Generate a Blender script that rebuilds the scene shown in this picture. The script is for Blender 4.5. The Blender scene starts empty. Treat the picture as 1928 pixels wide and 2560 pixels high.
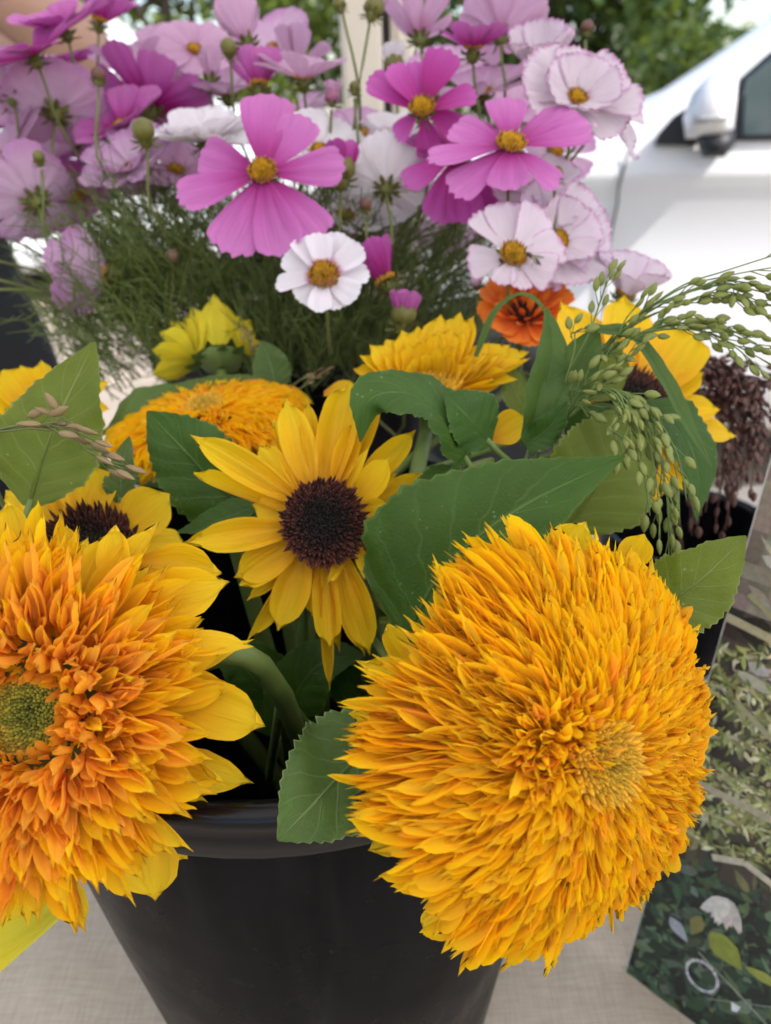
import bpy, math, random
import numpy as np
from mathutils import Vector, Matrix

# ------------------------------------------------------------------ camera
R_ = math.radians
sc = bpy.context.scene
COL = sc.collection
PITCH, ROLL, CZ, FPX, K = R_(28.0), R_(2.0), 1.32, 1971.0, 1.1573
C0 = Vector((0, 0, CZ))
F = Vector((0, math.cos(PITCH), -math.sin(PITCH)))
U0 = Vector((0, math.sin(PITCH), math.cos(PITCH)))
R0 = Vector((1, 0, 0))
RT = R0 * math.cos(ROLL) - U0 * math.sin(ROLL)
UP = U0 * math.cos(ROLL) + R0 * math.sin(ROLL)
cd = bpy.data.cameras.new('camera')
cam = bpy.data.objects.new('camera', cd)
COL.objects.link(cam)
cam.matrix_world = Matrix(((RT.x, UP.x, -F.x, C0.x), (RT.y, UP.y, -F.y, C0.y), (RT.z, UP.z, -F.z, C0.z), (0, 0, 0, 1)))
cd.sensor_fit = 'VERTICAL'
cd.sensor_height = 36.0
cd.lens = 36.0 * FPX / 2560.0
cd.clip_start = 0.02
cd.clip_end = 600
cd.dof.use_dof = True
cd.dof.focus_distance = 0.325
cd.dof.aperture_fstop = 8.5
sc.camera = cam

# ------------------------------------------------------------------ light
SUN = Vector((0.55, -0.50, 0.80)).normalized()          # direction towards the sun
w = bpy.data.worlds.new('World')
sc.world = w
w.use_nodes = True
nt = w.node_tree
sky = nt.nodes.new('ShaderNodeTexSky')
sky.sky_type = 'NISHITA'
sky.sun_disc = False
sky.sun_elevation = math.asin(SUN.z)
sky.sun_rotation = math.atan2(SUN.x, SUN.y)
sky.air_density = 1.0
sky.dust_density = 2.0
nt.links.new(sky.outputs[0], nt.nodes['Background'].inputs[0])
nt.nodes['Background'].inputs[1].default_value = 0.15
ld = bpy.data.lights.new('sun', 'SUN')
ld.energy = 3.0
ld.angle = R_(0.53)
ld.color = (1.0, 0.95, 0.88)
lo = bpy.data.objects.new('sun', ld)
COL.objects.link(lo)
lo.rotation_euler = SUN.to_track_quat('Z', 'Y').to_euler()
lo.location = (3, -4, 8)
sc.view_settings.view_transform = 'Standard'
sc.view_settings.look = 'None'
sc.view_settings.exposure = 1.25
sc.view_settings.gamma = 1.0
sc.render.engine = 'CYCLES'
sc.cycles.max_bounces = 8
sc.cycles.diffuse_bounces = 6
sc.cycles.transmission_bounces = 5
sc.cycles.use_denoising = True
sc.cycles.sample_clamp_indirect = 6.0

# ------------------------------------------------------------------ helpers
def at(x, y, d):
    """pixel of the 1666-wide view of the photograph + distance along the view axis -> point"""
    return C0 + (F + RT * ((x * K - 964) / FPX) - UP * ((y * K - 1280) / FPX)) * d
def ray(x, y):
    return F + RT * ((x * K - 964) / FPX) - UP * ((y * K - 1280) / FPX)
def on_z(x, y, z):
    r = ray(x, y); return C0 + r * ((z - C0.z) / r.z)
def on_y(x, y, Y):
    r = ray(x, y); return C0 + r * (Y / r.y)
def px(d):
    return K / FPX * d
def cv(fx, fy, fz):
    return (RT * fx + UP * fy - F * fz).normalized()
rng = random.Random(7)
nrg = np.random.default_rng(7)
def uni(a, b): return rng.uniform(a, b)

class MB:
    def __init__(s): s.v = []; s.f = []; s.uv = []; s.m = []; s.t = []
    def add(s, v, f, uv=None, mi=0, t=0.0):
        o = len(s.v)
        s.v += [tuple(p) for p in v]
        s.uv += list(uv) if uv is not None else [(0.5, 0.5)] * len(v)
        s.t += [t] * len(v)
        s.f += [tuple(i + o for i in q) for q in f]
        s.m += [mi] * len(f)
    def mesh(s, name, mats, smooth=True):
        me = bpy.data.meshes.new(name)
        me.from_pydata(s.v, [], s.f)
        ul = me.uv_layers.new(name='UVMap')
        li = np.empty(len(me.loops), dtype=np.int32)
        me.loops.foreach_get('vertex_index', li)
        ul.data.foreach_set('uv', np.array(s.uv, dtype=np.float32)[li].ravel())
        if any(s.t):
            a = me.attributes.new('tint', 'FLOAT', 'POINT')
            a.data.foreach_set('value', np.array(s.t, dtype=np.float32))
        for m in (mats if isinstance(mats, (list, tuple)) else [mats]): me.materials.append(m)
        if any(s.m): me.polygons.foreach_set('material_index', np.array(s.m, dtype=np.int32))
        me.polygons.foreach_set('use_smooth', [smooth] * len(me.polygons))
        me.update()
        return me
    def build(s, name, mats, parent=None, smooth=True, loc=None):
        return link(name, s.mesh(name, mats, smooth), parent, Matrix.Translation(loc) if loc is not None else None)
def link(name, me, parent=None, M=None):
    o = bpy.data.objects.new(name, me)
    COL.objects.link(o)
    if parent is not None: o.parent = parent
    if M is not None: o.matrix_basis = M
    return o
def empty(name, loc, label, cat, group=None):
    o = bpy.data.objects.new(name, None)
    o.empty_display_size = 0.02
    COL.objects.link(o); o.location = loc
    return tag(o, label, cat, group)
def tag(o, label=None, cat=None, group=None, kind=None):
    if label: o['label'] = label
    if cat: o['category'] = cat
    if group: o['group'] = group
    if kind: o['kind'] = kind
    return o

def box(mb, lo_, hi, mi=0):
    x0, y0, z0 = lo_; x1, y1, z1 = hi
    v = [(x0,y0,z0),(x1,y0,z0),(x1,y1,z0),(x0,y1,z0),(x0,y0,z1),(x1,y0,z1),(x1,y1,z1),(x0,y1,z1)]
    mb.add(v, [(0,3,2,1),(4,5,6,7),(0,1,5,4),(1,2,6,5),(2,3,7,6),(3,0,4,7)], mi=mi)
def lathe(mb, prof, n=48, c=(0, 0, 0), mi=0):
    v = []; f = []; uv = []
    for i, (r, z) in enumerate(prof):
        for k in range(n):
            a = 2 * math.pi * k / n
            v.append((c[0] + r * math.cos(a), c[1] + r * math.sin(a), c[2] + z)); uv.append((k / n, i / len(prof)))
    for i in range(len(prof) - 1):
        for k in range(n):
            f.append((i*n+k, i*n+(k+1) % n, (i+1)*n+(k+1) % n, (i+1)*n+k))
    mb.add(v, f, uv, mi)
def crom(pts, n):
    """smooth curve through points"""
    P = [np.array(p, float) for p in pts]
    P = [2 * P[0] - P[1]] + P + [2 * P[-1] - P[-2]]
    out = []
    S = len(P) - 3
    for i in range(n + 1):
        t = i / n * S
        k = min(int(t), S - 1); u = t - k
        a, b, c, d = P[k:k+4]
        out.append(0.5 * (2*b + (c-a)*u + (2*a-5*b+4*c-d)*u*u + (3*b-a-3*c+d)*u**3))
    return out
def tube(mb, pts, r0, r1=None, sides=6, n=None, mi=0, t=0.0, cap=True):
    if r1 is None: r1 = r0
    C = crom(pts, n) if n else [np.array(p, float) for p in pts]
    v = []; f = []; uv = []
    N = len(C)
    ref = np.array((0.31, 0.17, 0.93))
    for i, c in enumerate(C):
        tg = C[min(i + 1, N - 1)] - C[max(i - 1, 0)]
        tg = tg / (np.linalg.norm(tg) + 1e-12)
        a = np.cross(tg, ref); a /= np.linalg.norm(a) + 1e-12
        b = np.cross(tg, a)
        r = r0 + (r1 - r0) * i / (N - 1)
        for k in range(sides):
            th = 2 * math.pi * k / sides
            v.append(c + (a * math.cos(th) + b * math.sin(th)) * r); uv.append((k / sides, i / N))
    for i in range(N - 1):
        for k in range(sides):
            f.append((i*sides+k, i*sides+(k+1) % sides, (i+1)*sides+(k+1) % sides, (i+1)*sides+k))
    if cap:
        f.append(tuple(range(sides))[::-1]); f.append(tuple((N-1)*sides + k for k in range(sides)))
    mb.add(v, f, uv, mi, t)
def rel(pts, o): return [Vector(p) - Vector(o) for p in pts]

# ------------------------------------------------------------------ materials
def newmat(name):
    m = bpy.data.materials.new(name); m.use_nodes = True
    m.node_tree.nodes.clear()
    return m, m.node_tree.nodes, m.node_tree.links
class N:
    """tiny node wiring helper"""
    def __init__(s, m): s.n = m.node_tree.nodes; s.l = m.node_tree.links
    def new(s, t, **kw):
        n = s.n.new('ShaderNode' + t)
        for k, v in kw.items(): setattr(n, k, v)
        return n
    def put(s, sock, v):
        if hasattr(v, 'is_output') or isinstance(v, bpy.types.NodeSocket): s.l.new(v, sock)
        else: sock.default_value = v
    def math(s, op, a, b=0.0, clamp=False):
        n = s.new('Math', operation=op, use_clamp=clamp); s.put(n.inputs[0], a); s.put(n.inputs[1], b); return n.outputs[0]
    def mix(s, f, a, b):
        n = s.new('Mix', data_type='RGBA'); s.put(n.inputs[0], f)
        s.put(n.inputs[6], a if not isinstance(a, tuple) else (*a[:3], 1)); s.put(n.inputs[7], b if not isinstance(b, tuple) else (*b[:3], 1))
        return n.outputs[2]
    def ramp(s, f, stops):
        n = s.new('ValToRGB'); e = n.color_ramp.elements
        while len(e) < len(stops): e.new(0.5)
        for k, (p, c) in enumerate(stops):
            e[k].position = p; e[k].color = (*c, 1) if len(c) == 3 else c
        s.put(n.inputs[0], f); return n.outputs[0]
    def noise(s, vec, scale, detail=3.0, rough=0.55):
        n = s.new('TexNoise'); s.put(n.inputs['Scale'], scale); n.inputs['Detail'].default_value = detail
        n.inputs['Roughness'].default_value = rough
        if vec is not None: s.l.new(vec, n.inputs['Vector'])
        return n.outputs['Fac']
    def mapping(s, vec, scale):
        n = s.new('Mapping'); s.l.new(vec, n.inputs[0]); n.inputs['Scale'].default_value = scale; return n.outputs[0]
    def bump(s, h, strength, dist=0.001):
        n = s.new('Bump'); s.put(n.inputs['Height'], h); n.inputs['Strength'].default_value = strength
        n.inputs['Distance'].default_value = dist; return n.outputs[0]

def simple(name, col, rough=0.6, spec=0.4, metal=0.0, var=0.0, scale=8.0, bump=0.0, bscale=60.0, bdist=0.001, coat=0.0):
    m, _, _ = newmat(name); n = N(m)
    bs = n.new('BsdfPrincipled'); out = n.new('OutputMaterial'); n.l.new(bs.outputs[0], out.inputs[0])
    tc = n.new('TexCoord').outputs['Object']
    if var > 0:
        f = n.noise(tc, scale, 5)
        c = n.mix(f, tuple(max(0, c * (1 - var)) for c in col), tuple(min(1, c * (1 + var)) for c in col)); n.l.new(c, bs.inputs['Base Color'])
    else: bs.inputs['Base Color'].default_value = (*col, 1)
    bs.inputs['Roughness'].default_value = rough
    bs.inputs['Specular IOR Level'].default_value = spec
    bs.inputs['Metallic'].default_value = metal
    bs.inputs['Coat Weight'].default_value = coat
    if bump > 0: n.l.new(n.bump(n.noise(tc, bscale, 4), bump, bdist), bs.inputs['Normal'])
    return m

def petal_mat(name, stops, var=0.10, stripes=0.12, trans=0.30, nstripe=9.0, edge=None, edge_w=0.86, rough=0.55, sat=1.1, bump=0.5, vein=None):
    """petal: colour runs along the petal (uv.y), fine lengthwise streaks, per petal variation, light passing through"""
    m, _, _ = newmat(name); n = N(m)
    uv = n.new('UVMap').outputs[0]
    sep = n.new('SeparateXYZ'); n.l.new(uv, sep.inputs[0])
    u, v = sep.outputs[0], sep.outputs[1]
    rnd = n.math('FRACT', n.math('ADD', n.new('ObjectInfo').outputs['Random'], n.new('Attribute', attribute_name='tint').outputs['Fac']))
    jv = n.math('ADD', v, n.math('MULTIPLY', n.math('SUBTRACT', rnd, 0.5), 0.22))
    c = n.ramp(jv, stops)
    off = n.new('CombineXYZ'); n.put(off.inputs[0], n.math('MULTIPLY', rnd, 37.0)); n.put(off.inputs[2], rnd)
    va = n.new('VectorMath', operation='ADD'); n.l.new(n.mapping(uv, (nstripe, 0.9, 1)), va.inputs[0]); n.l.new(off.outputs[0], va.inputs[1])
    st = n.noise(va.outputs[0], 2.2, 3, 0.6)
    k = n.math('ADD', 1.0 - stripes * 0.5, n.math('MULTIPLY', n.math('SUBTRACT', st, 0.5), stripes * 2.4))
    k = n.math('MULTIPLY', k, n.math('ADD', 1.0 - var * 0.5, n.math('MULTIPLY', rnd, var)))
    if edge:
        au = n.math('ABSOLUTE', n.math('SUBTRACT', n.math('MULTIPLY', u, 2.0), 1.0))
        e = n.math('MAXIMUM', n.math('MULTIPLY', au, n.math('GREATER_THAN', v, 0.25)), v)
        e = n.math('ADD', e, n.math('MULTIPLY', n.math('SUBTRACT', n.noise(uv, 7.0, 3), 0.5), 0.25))
        mr = n.new('MapRange'); n.put(mr.inputs[0], e); mr.inputs[1].default_value = edge_w; mr.inputs[2].default_value = 1.0
        c = n.mix(mr.outputs[0], c, edge)
    mu = n.new('VectorMath', operation='SCALE'); n.l.new(c, mu.inputs[0]); n.put(mu.inputs[3], k)
    c = mu.outputs[0]
    bs = n.new('BsdfPrincipled'); n.l.new(c, bs.inputs['Base Color'])
    bs.inputs['Roughness'].default_value = rough; bs.inputs['Specular IOR Level'].default_value = 0.22
    bs.inputs['Sheen Weight'].default_value = 0.05
    n.l.new(n.bump(st, bump, 0.0012), bs.inputs['Normal'])
    tr = n.new('BsdfTranslucent')
    hs = n.new('HueSaturation'); hs.inputs['Saturation'].default_value = sat; hs.inputs['Value'].default_value = 1.1; n.l.new(c, hs.inputs['Color'])
    n.l.new(hs.outputs[0], tr.inputs[0])
    mx = n.new('MixShader'); mx.inputs[0].default_value = trans
    n.l.new(bs.outputs[0], mx.inputs[1]); n.l.new(tr.outputs[0], mx.inputs[2])
    out = n.new('OutputMaterial'); n.l.new(mx.outputs[0], out.inputs[0])
    return m

def leaf_mat(name, col, vein, trans=0.22, nvein=7.0, rough=0.5, yellow=0.0, spots=0.0):
    m, _, _ = newmat(name); n = N(m)
    uv = n.new('UVMap').outputs[0]
    sep = n.new('SeparateXYZ'); n.l.new(uv, sep.inputs[0])
    u, v = sep.outputs[0], sep.outputs[1]
    au = n.math('ABSOLUTE', n.math('SUBTRACT', n.math('MULTIPLY', u, 2.0), 1.0))
    tc = n.new('TexCoord').outputs['Object']
    wob = n.math('MULTIPLY', n.math('SUBTRACT', n.noise(tc, 60, 2), 0.5), 0.10)
    # side veins sweep forward from the midrib
    ph = n.math('FRACT', n.math('MULTIPLY', n.math('SUBTRACT', n.math('ADD', v, wob), n.math('MULTIPLY', n.math('POWER', au, 0.8), 0.26)), nvein))
    d = n.math('ABSOLUTE', n.math('SUBTRACT', ph, 0.5))
    lat = n.math('SUBTRACT', 1.0, n.math('MULTIPLY', d, 15.0), True)
    lat = n.math('MULTIPLY', lat, n.math('SUBTRACT', 1.0, n.math('MULTIPLY', au, 0.75)))
    mid = n.math('SUBTRACT', 1.0, n.math('MULTIPLY', n.math('SUBTRACT', au, 0.012), 28.0), True)
    vn = n.math('MAXIMUM', n.math('MULTIPLY', lat, 0.6), mid)
    fine = n.new('TexVoronoi', feature='DISTANCE_TO_EDGE'); fine.inputs['Scale'].default_value = 420; n.l.new(tc, fine.inputs['Vector'])
    blotch = n.noise(tc, 45, 4)
    rnd = n.new('ObjectInfo').outputs['Random']
    c = n.mix(blotch, tuple(x * 0.55 for x in col), tuple(x * 1.5 for x in col))
    c = n.mix(n.math('MULTIPLY', n.math('GREATER_THAN', n.math('ADD', au, n.math('MULTIPLY', blotch, 0.04)), 0.985), 0.6), c, vein)
    c = n.mix(n.math('MULTIPLY', rnd, 0.35), c, (col[0] * 1.9, col[1] * 1.35, col[2] * 0.9))
    if yellow: c = n.mix(n.math('MULTIPLY', n.noise(tc, 20, 3), yellow), c, (0.30, 0.27, 0.04))
    if spots:
        sp = n.new('TexVoronoi'); sp.inputs['Scale'].default_value = 260; n.l.new(tc, sp.inputs['Vector'])
        s2 = n.math('MULTIPLY', n.math('LESS_THAN', sp.outputs['Distance'], 0.16), n.math('GREATER_THAN', n.noise(tc, 90, 2), 0.6))
        c = n.mix(n.math('MULTIPLY', s2, spots), c, (0.45, 0.48, 0.38))
    c = n.mix(n.math('MULTIPLY', vn, 0.75), c, vein)
    bs = n.new('BsdfPrincipled'); n.l.new(c, bs.inputs['Base Color'])
    bs.inputs['Roughness'].default_value = rough; bs.inputs['Specular IOR Level'].default_value = 0.25
    h = n.math('ADD', n.math('MULTIPLY', vn, 0.35), n.math('MULTIPLY', n.math('MINIMUM', fine.outputs['Distance'], 0.2), 0.35))
    n.l.new(n.bump(n.math('ADD', h, n.math('MULTIPLY', blotch, 0.6)), 0.8, 0.0016), bs.inputs['Normal'])
    tr = n.new('BsdfTranslucent'); n.l.new(n.mix(0.6, c, (col[0] * 2.6, col[1] * 2.4, col[2] * 0.8)), tr.inputs[0])
    mx = n.new('MixShader'); mx.inputs[0].default_value = trans
    n.l.new(bs.outputs[0], mx.inputs[1]); n.l.new(tr.outputs[0], mx.inputs[2])
    out = n.new('OutputMaterial'); n.l.new(mx.outputs[0], out.inputs[0])
    return m

Y1, Y2, Y3 = (0.78, 0.37, 0.012), (0.83, 0.50, 0.010), (0.86, 0.60, 0.015)
M = {}
M['ray'] = petal_mat('sunflower_ray', [(0.0, (0.74, 0.33, 0.008)), (0.25, (0.84, 0.46, 0.008)), (0.7, (0.87, 0.56, 0.009)), (1.0, (0.88, 0.62, 0.012))], nstripe=8, trans=0.38, stripes=0.14)
M['ray_back'] = petal_mat('lemon_ray', [(0.0, (0.62, 0.52, 0.02)), (0.5, (0.80, 0.66, 0.03)), (1.0, (0.84, 0.70, 0.04))], nstripe=6, trans=0.35)
M['teddy'] = petal_mat('double_sunflower_petal', [(0.0, (0.92, 0.45, 0.015)), (0.35, (0.94, 0.55, 0.015)), (0.75, (0.95, 0.61, 0.015)), (1.0, (0.95, 0.65, 0.015))], nstripe=5, trans=0.60, var=0.14, stripes=0.10, bump=0.12)
M['teddy_or'] = petal_mat('orange_floret', [(0.0, (0.92, 0.34, 0.040)), (0.4, (0.94, 0.45, 0.050)), (1.0, (0.95, 0.53, 0.055))], nstripe=4, trans=0.60, var=0.14, stripes=0.10, bump=0.10)
M['orange_fl'] = petal_mat('orange_petal', [(0.0, (0.30, 0.03, 0.010)), (0.25, (0.78, 0.13, 0.02)), (1.0, (0.90, 0.27, 0.035))], trans=0.3)
M['c_pink'] = petal_mat('cosmos_pink', [(0.0, (0.24, 0.010, 0.10)), (0.25, (0.40, 0.035, 0.24)), (0.55, (0.51, 0.115, 0.40)), (1.0, (0.57, 0.18, 0.47))], trans=0.26, nstripe=12, stripes=0.22)
M['c_mag'] = petal_mat('cosmos_magenta', [(0.0, (0.26, 0.010, 0.09)), (0.3, (0.42, 0.030, 0.24)), (0.7, (0.47, 0.070, 0.34)), (1.0, (0.52, 0.12, 0.41))], trans=0.32, nstripe=12)
M['c_pale'] = petal_mat('cosmos_pale', [(0.0, (0.45, 0.18, 0.32)), (0.3, (0.58, 0.34, 0.50)), (1.0, (0.61, 0.38, 0.54))], trans=0.36, nstripe=12, stripes=0.12)
M['c_lav'] = petal_mat('cosmos_lavender', [(0.0, (0.50, 0.26, 0.38)), (0.3, (0.65, 0.46, 0.60)), (0.75, (0.61, 0.38, 0.56)), (1.0, (0.52, 0.26, 0.48))], trans=0.36, nstripe=12, stripes=0.12)
M['c_white'] = petal_mat('cosmos_white', [(0.0, (0.36, 0.03, 0.16)), (0.11, (0.48, 0.10, 0.26)), (0.26, (0.80, 0.72, 0.78)), (1.0, (0.82, 0.78, 0.82))], trans=0.32, nstripe=12, stripes=0.08, var=0.06)
M['c_plain'] = petal_mat('cosmos_white_plain', [(0.0, (0.66, 0.52, 0.52)), (0.2, (0.80, 0.74, 0.76)), (1.0, (0.82, 0.77, 0.80))], trans=0.34, nstripe=12, stripes=0.08, var=0.06)
M['c_pico'] = petal_mat('cosmos_picotee', [(0.0, (0.46, 0.18, 0.30)), (0.2, (0.70, 0.60, 0.66)), (1.0, (0.69, 0.58, 0.66))], trans=0.34, nstripe=12, stripes=0.10, edge=(0.52, 0.24, 0.44), edge_w=0.90)
M['leaf'] = leaf_mat('sunflower_leaf', (0.034, 0.085, 0.010), (0.12, 0.20, 0.050), spots=0.25)
M['leaf_ol'] = leaf_mat('sunflower_leaf_olive', (0.10, 0.150, 0.018), (0.28, 0.31, 0.10), trans=0.32, spots=0.3)
M['leaf_gr'] = leaf_mat('sunflower_leaf_greyish', (0.066, 0.120, 0.026), (0.22, 0.29, 0.11), trans=0.25)
M['blade'] = leaf_mat('grass_blade', (0.058, 0.110, 0.020), (0.10, 0.17, 0.05), trans=0.25, nvein=0.01)
M['stem'] = simple('stem_green', (0.11, 0.16, 0.035), 0.55, var=0.35, scale=60)
M['cstem'] = simple('cosmos_stem', (0.12, 0.14, 0.035), 0.5, var=0.4, scale=50)
M['calyx'] = simple('calyx', (0.10, 0.105, 0.018), 0.6, var=0.4, scale=120)
M['feather'] = simple('cosmos_feather', (0.095, 0.130, 0.024), 0.5, var=0.5, scale=14)
M['seed'] = simple('millet_seed', (0.17, 0.195, 0.040), 0.42, var=0.55, scale=300, bump=0.3, bscale=900)
M['seed_br'] = simple('brown_seed', (0.085, 0.036, 0.026), 0.5, var=0.5, scale=200)
M['seed_tan'] = simple('tan_seed', (0.22, 0.15, 0.065), 0.5, var=0.4, scale=300)
M['disc_dk'] = petal_mat('disc_floret_dark', [(0.0, (0.010, 0.006, 0.005)), (0.55, (0.018, 0.008, 0.006)), (1.0, (0.085, 0.022, 0.012))], var=0.6, stripes=0.1, trans=0.0, rough=0.45, bump=0.0)
M['disc_gr'] = petal_mat('disc_floret_green', [(0.0, (0.07, 0.085, 0.010)), (0.5, (0.24, 0.23, 0.022)), (1.0, (0.42, 0.26, 0.02))], var=0.7, stripes=0.1, trans=0.1, bump=0.0)
M['disc_ol'] = petal_mat('disc_floret_olive', [(0.0, (0.46, 0.29, 0.02)), (1.0, (0.76, 0.40, 0.02))], var=0.4, stripes=0.1, trans=0.15, bump=0.0)
M['disc_ye'] = petal_mat('cosmos_disc', [(0.0, (0.58, 0.33, 0.012)), (0.75, (0.66, 0.36, 0.012)), (1.0, (0.50, 0.22, 0.02))], var=0.45, stripes=0.1, trans=0.15, bump=0.0)
M['anther'] = simple('anther_dark', (0.06, 0.018, 0.014), 0.6)

# ------------------------------------------------------------------ petal shapes (unit: width 1, length 1, grows along +y, faces +z)
TAB = {
 'ray':    [(0, .34), (.15, .60), (.40, .96), (.55, 1), (.75, .86), (.90, .50), (.97, .22), (1, .05)],
 'blunt':  [(0, .40), (.15, .66), (.40, .97), (.60, 1), (.82, .92), (.93, .68), (.985, .36), (1, .18)],
 'quill':  [(0, .42), (.25, .74), (.50, 1), (.70, .86), (.88, .46), (1, .08)],
 'point':  [(0, .36), (.2, .72), (.45, 1), (.7, .82), (.9, .36), (1, .04)],
 'cosmos': [(0, .14), (.12, .28), (.30, .54), (.55, .84), (.78, 1), (.92, .94), (1, .72)],
 'strap':  [(0, .30), (.15, .50), (.45, .82), (.75, 1), (.93, .92), (1, .70)],
 'oval':   [(0, .40), (.15, .72), (.42, 1), (.7, .86), (.88, .52), (1, .06)],
}
def petal_grid(kind, r, nx=6, ny=9, bend=0.0, cup=0.12, pleat=0.02, teeth=0.0, nteeth=3, sway=0.0, twist=0.0, rip=0.0, tipcurl=0.0):
    tab = TAB[kind]; xs = [a for a, _ in tab]; ws = [b for _, b in tab]
    v = []; uv = []; f = []
    ph = r.uniform(0, 6.28); ph2 = r.uniform(0, 6.28)
    for j in range(ny + 1):
        t = j / ny
        t = t ** 0.92
        wd = float(np.interp(t, xs, ws))
        for i in range(nx + 1):
            u = i / nx * 2 - 1
            x = 0.5 * u * wd
            y = t
            if teeth:
                y -= t ** 6 * (teeth * (0.55 + 0.45 * math.cos(u * math.pi * nteeth + ph * 0.2)) + 0.07 * u * u)
            z = bend * t * t + cup * (u * u - 0.3) * wd * min(1, t * 3) * (1 - 0.3 * t)
            z += pleat * math.cos(u * math.pi * 2.5) * wd * (1 - 0.5 * t)
            z += rip * math.sin(t * 7 + ph + u * 1.5) * t
            if tipcurl: z += tipcurl * max(0, t - 0.6) ** 2 * 4
            x += sway * t * t + 0.02 * math.sin(5 * t + ph2) * t
            if twist:
                a = twist * t
                zz = z - bend * t * t
                x, z = x * math.cos(a) - zz * 0.5 * math.sin(a), bend * t * t + zz * math.cos(a) + x * math.sin(a) * 0.5
            v.append((x, y, z)); uv.append((u * 0.5 + 0.5, t))
    for j in range(ny):
        for i in range(nx):
            a = j * (nx + 1) + i
            f.append((a, a + 1, a + nx + 2, a + nx + 1))
    return v, f, uv
def variants(name, mat, n, seed, fn):
    r = random.Random(seed); out = []
    for k in range(n):
        g = fn(r); mb = MB(); mb.add(*g); me = mb.mesh(name, mat); out.append((me, g))
    return out
def v_ray(r): return petal_grid(r.choice(['ray', 'blunt', 'ray']), r, 8, 12, r.uniform(-.10, .12), r.uniform(.08, .26), r.uniform(.03, .06), 0.03, 2, r.uniform(-.08, .08), r.uniform(-.3, .3), .012)
def v_rayp(r): return petal_grid(r.choice(['point', 'point', 'ray']), r, 8, 12, r.uniform(-.14, .16), r.uniform(.10, .32), r.uniform(.03, .06), 0.05, 2, r.uniform(-.10, .10), r.uniform(-.4, .4), .02)
def v_quill(r): return petal_grid('quill', r, 4, 7, r.uniform(-.20, .24), r.uniform(.12, .45), 0.05, r.uniform(.06, .18), r.choice([2, 2, 3]), r.uniform(-.14, .14), r.uniform(-.9, .9), .03)
def v_curl(r): return petal_grid('quill', r, 4, 7, r.uniform(-.6, .55), r.uniform(.4, 1.0), 0.08, r.uniform(.10, .26), 2, r.uniform(-.3, .3), r.uniform(-1.6, 1.6), .08)
def v_cos(r): return petal_grid('cosmos', r, 10, 10, r.uniform(-.12, .10), r.uniform(-.02, .12), r.uniform(.02, .04), r.uniform(.03, .07), 3, r.uniform(-.05, .05), r.uniform(-.2, .2), .015)
def v_strap(r): return petal_grid('strap', r, 8, 10, r.uniform(-.10, .14), r.uniform(.0, .16), .03, r.uniform(.03, .06), 3, r.uniform(-.06, .06), r.uniform(-.2, .2), .015)
def v_frill(r): return petal_grid('cosmos', r, 12, 10, r.uniform(-.15, .22), r.uniform(-.05, .25), .05, r.uniform(.05, .10), 5, r.uniform(-.08, .08), r.uniform(-.5, .5), .04)
PV = {}
def pv(shape, matk, n=10):
    key = (shape, matk)
    if key not in PV:
        PV[key] = variants('petal', M[matk], n, hash(shape) % 1 + len(PV) * 11 + 3, {'ray': v_ray, 'rayp': v_rayp, 'quill': v_quill, 'curl': v_curl, 'cos': v_cos, 'strap': v_strap, 'frill': v_frill}[shape])
    return PV[key]
def pmat(B, T, wd, nrm, roll=0.0):
    """matrix that lays the unit petal from B to T with width wd facing nrm"""
    B, T = Vector(B), Vector(T)
    y = T - B; L = y.length; y = y / L
    x = y.cross(nrm).normalized(); z = x.cross(y)
    if roll:
        c, s = math.cos(roll), math.sin(roll); x, z = x * c + z * s, z * c - x * s
    return Matrix(((x.x * wd, y.x * L, z.x * L * .7, B.x), (x.y * wd, y.y * L, z.y * L * .7, B.y), (x.z * wd, y.z * L, z.z * L * .7, B.z), (0, 0, 0, 1)))
def add_petal(root, var, Mx, name='petal'):
    loc = Matrix.Translation(-Vector(root.location))
    return link(name, var[0], root, loc @ Mx)
def stuff_petal(mb, var, Mx, tint):
    A = np.array(Mx)
    P = np.array(var[1][0]) @ A[:3, :3].T + A[:3, 3]
    mb.add(P, var[1][1], var[1][2], t=tint)

def frame(f):
    """axes of a flower head facing f; local x is the picture's right"""
    z = Vector(f).normalized()
    x = (RT - z * RT.dot(z)).normalized()
    return x, z.cross(x), z

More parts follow.
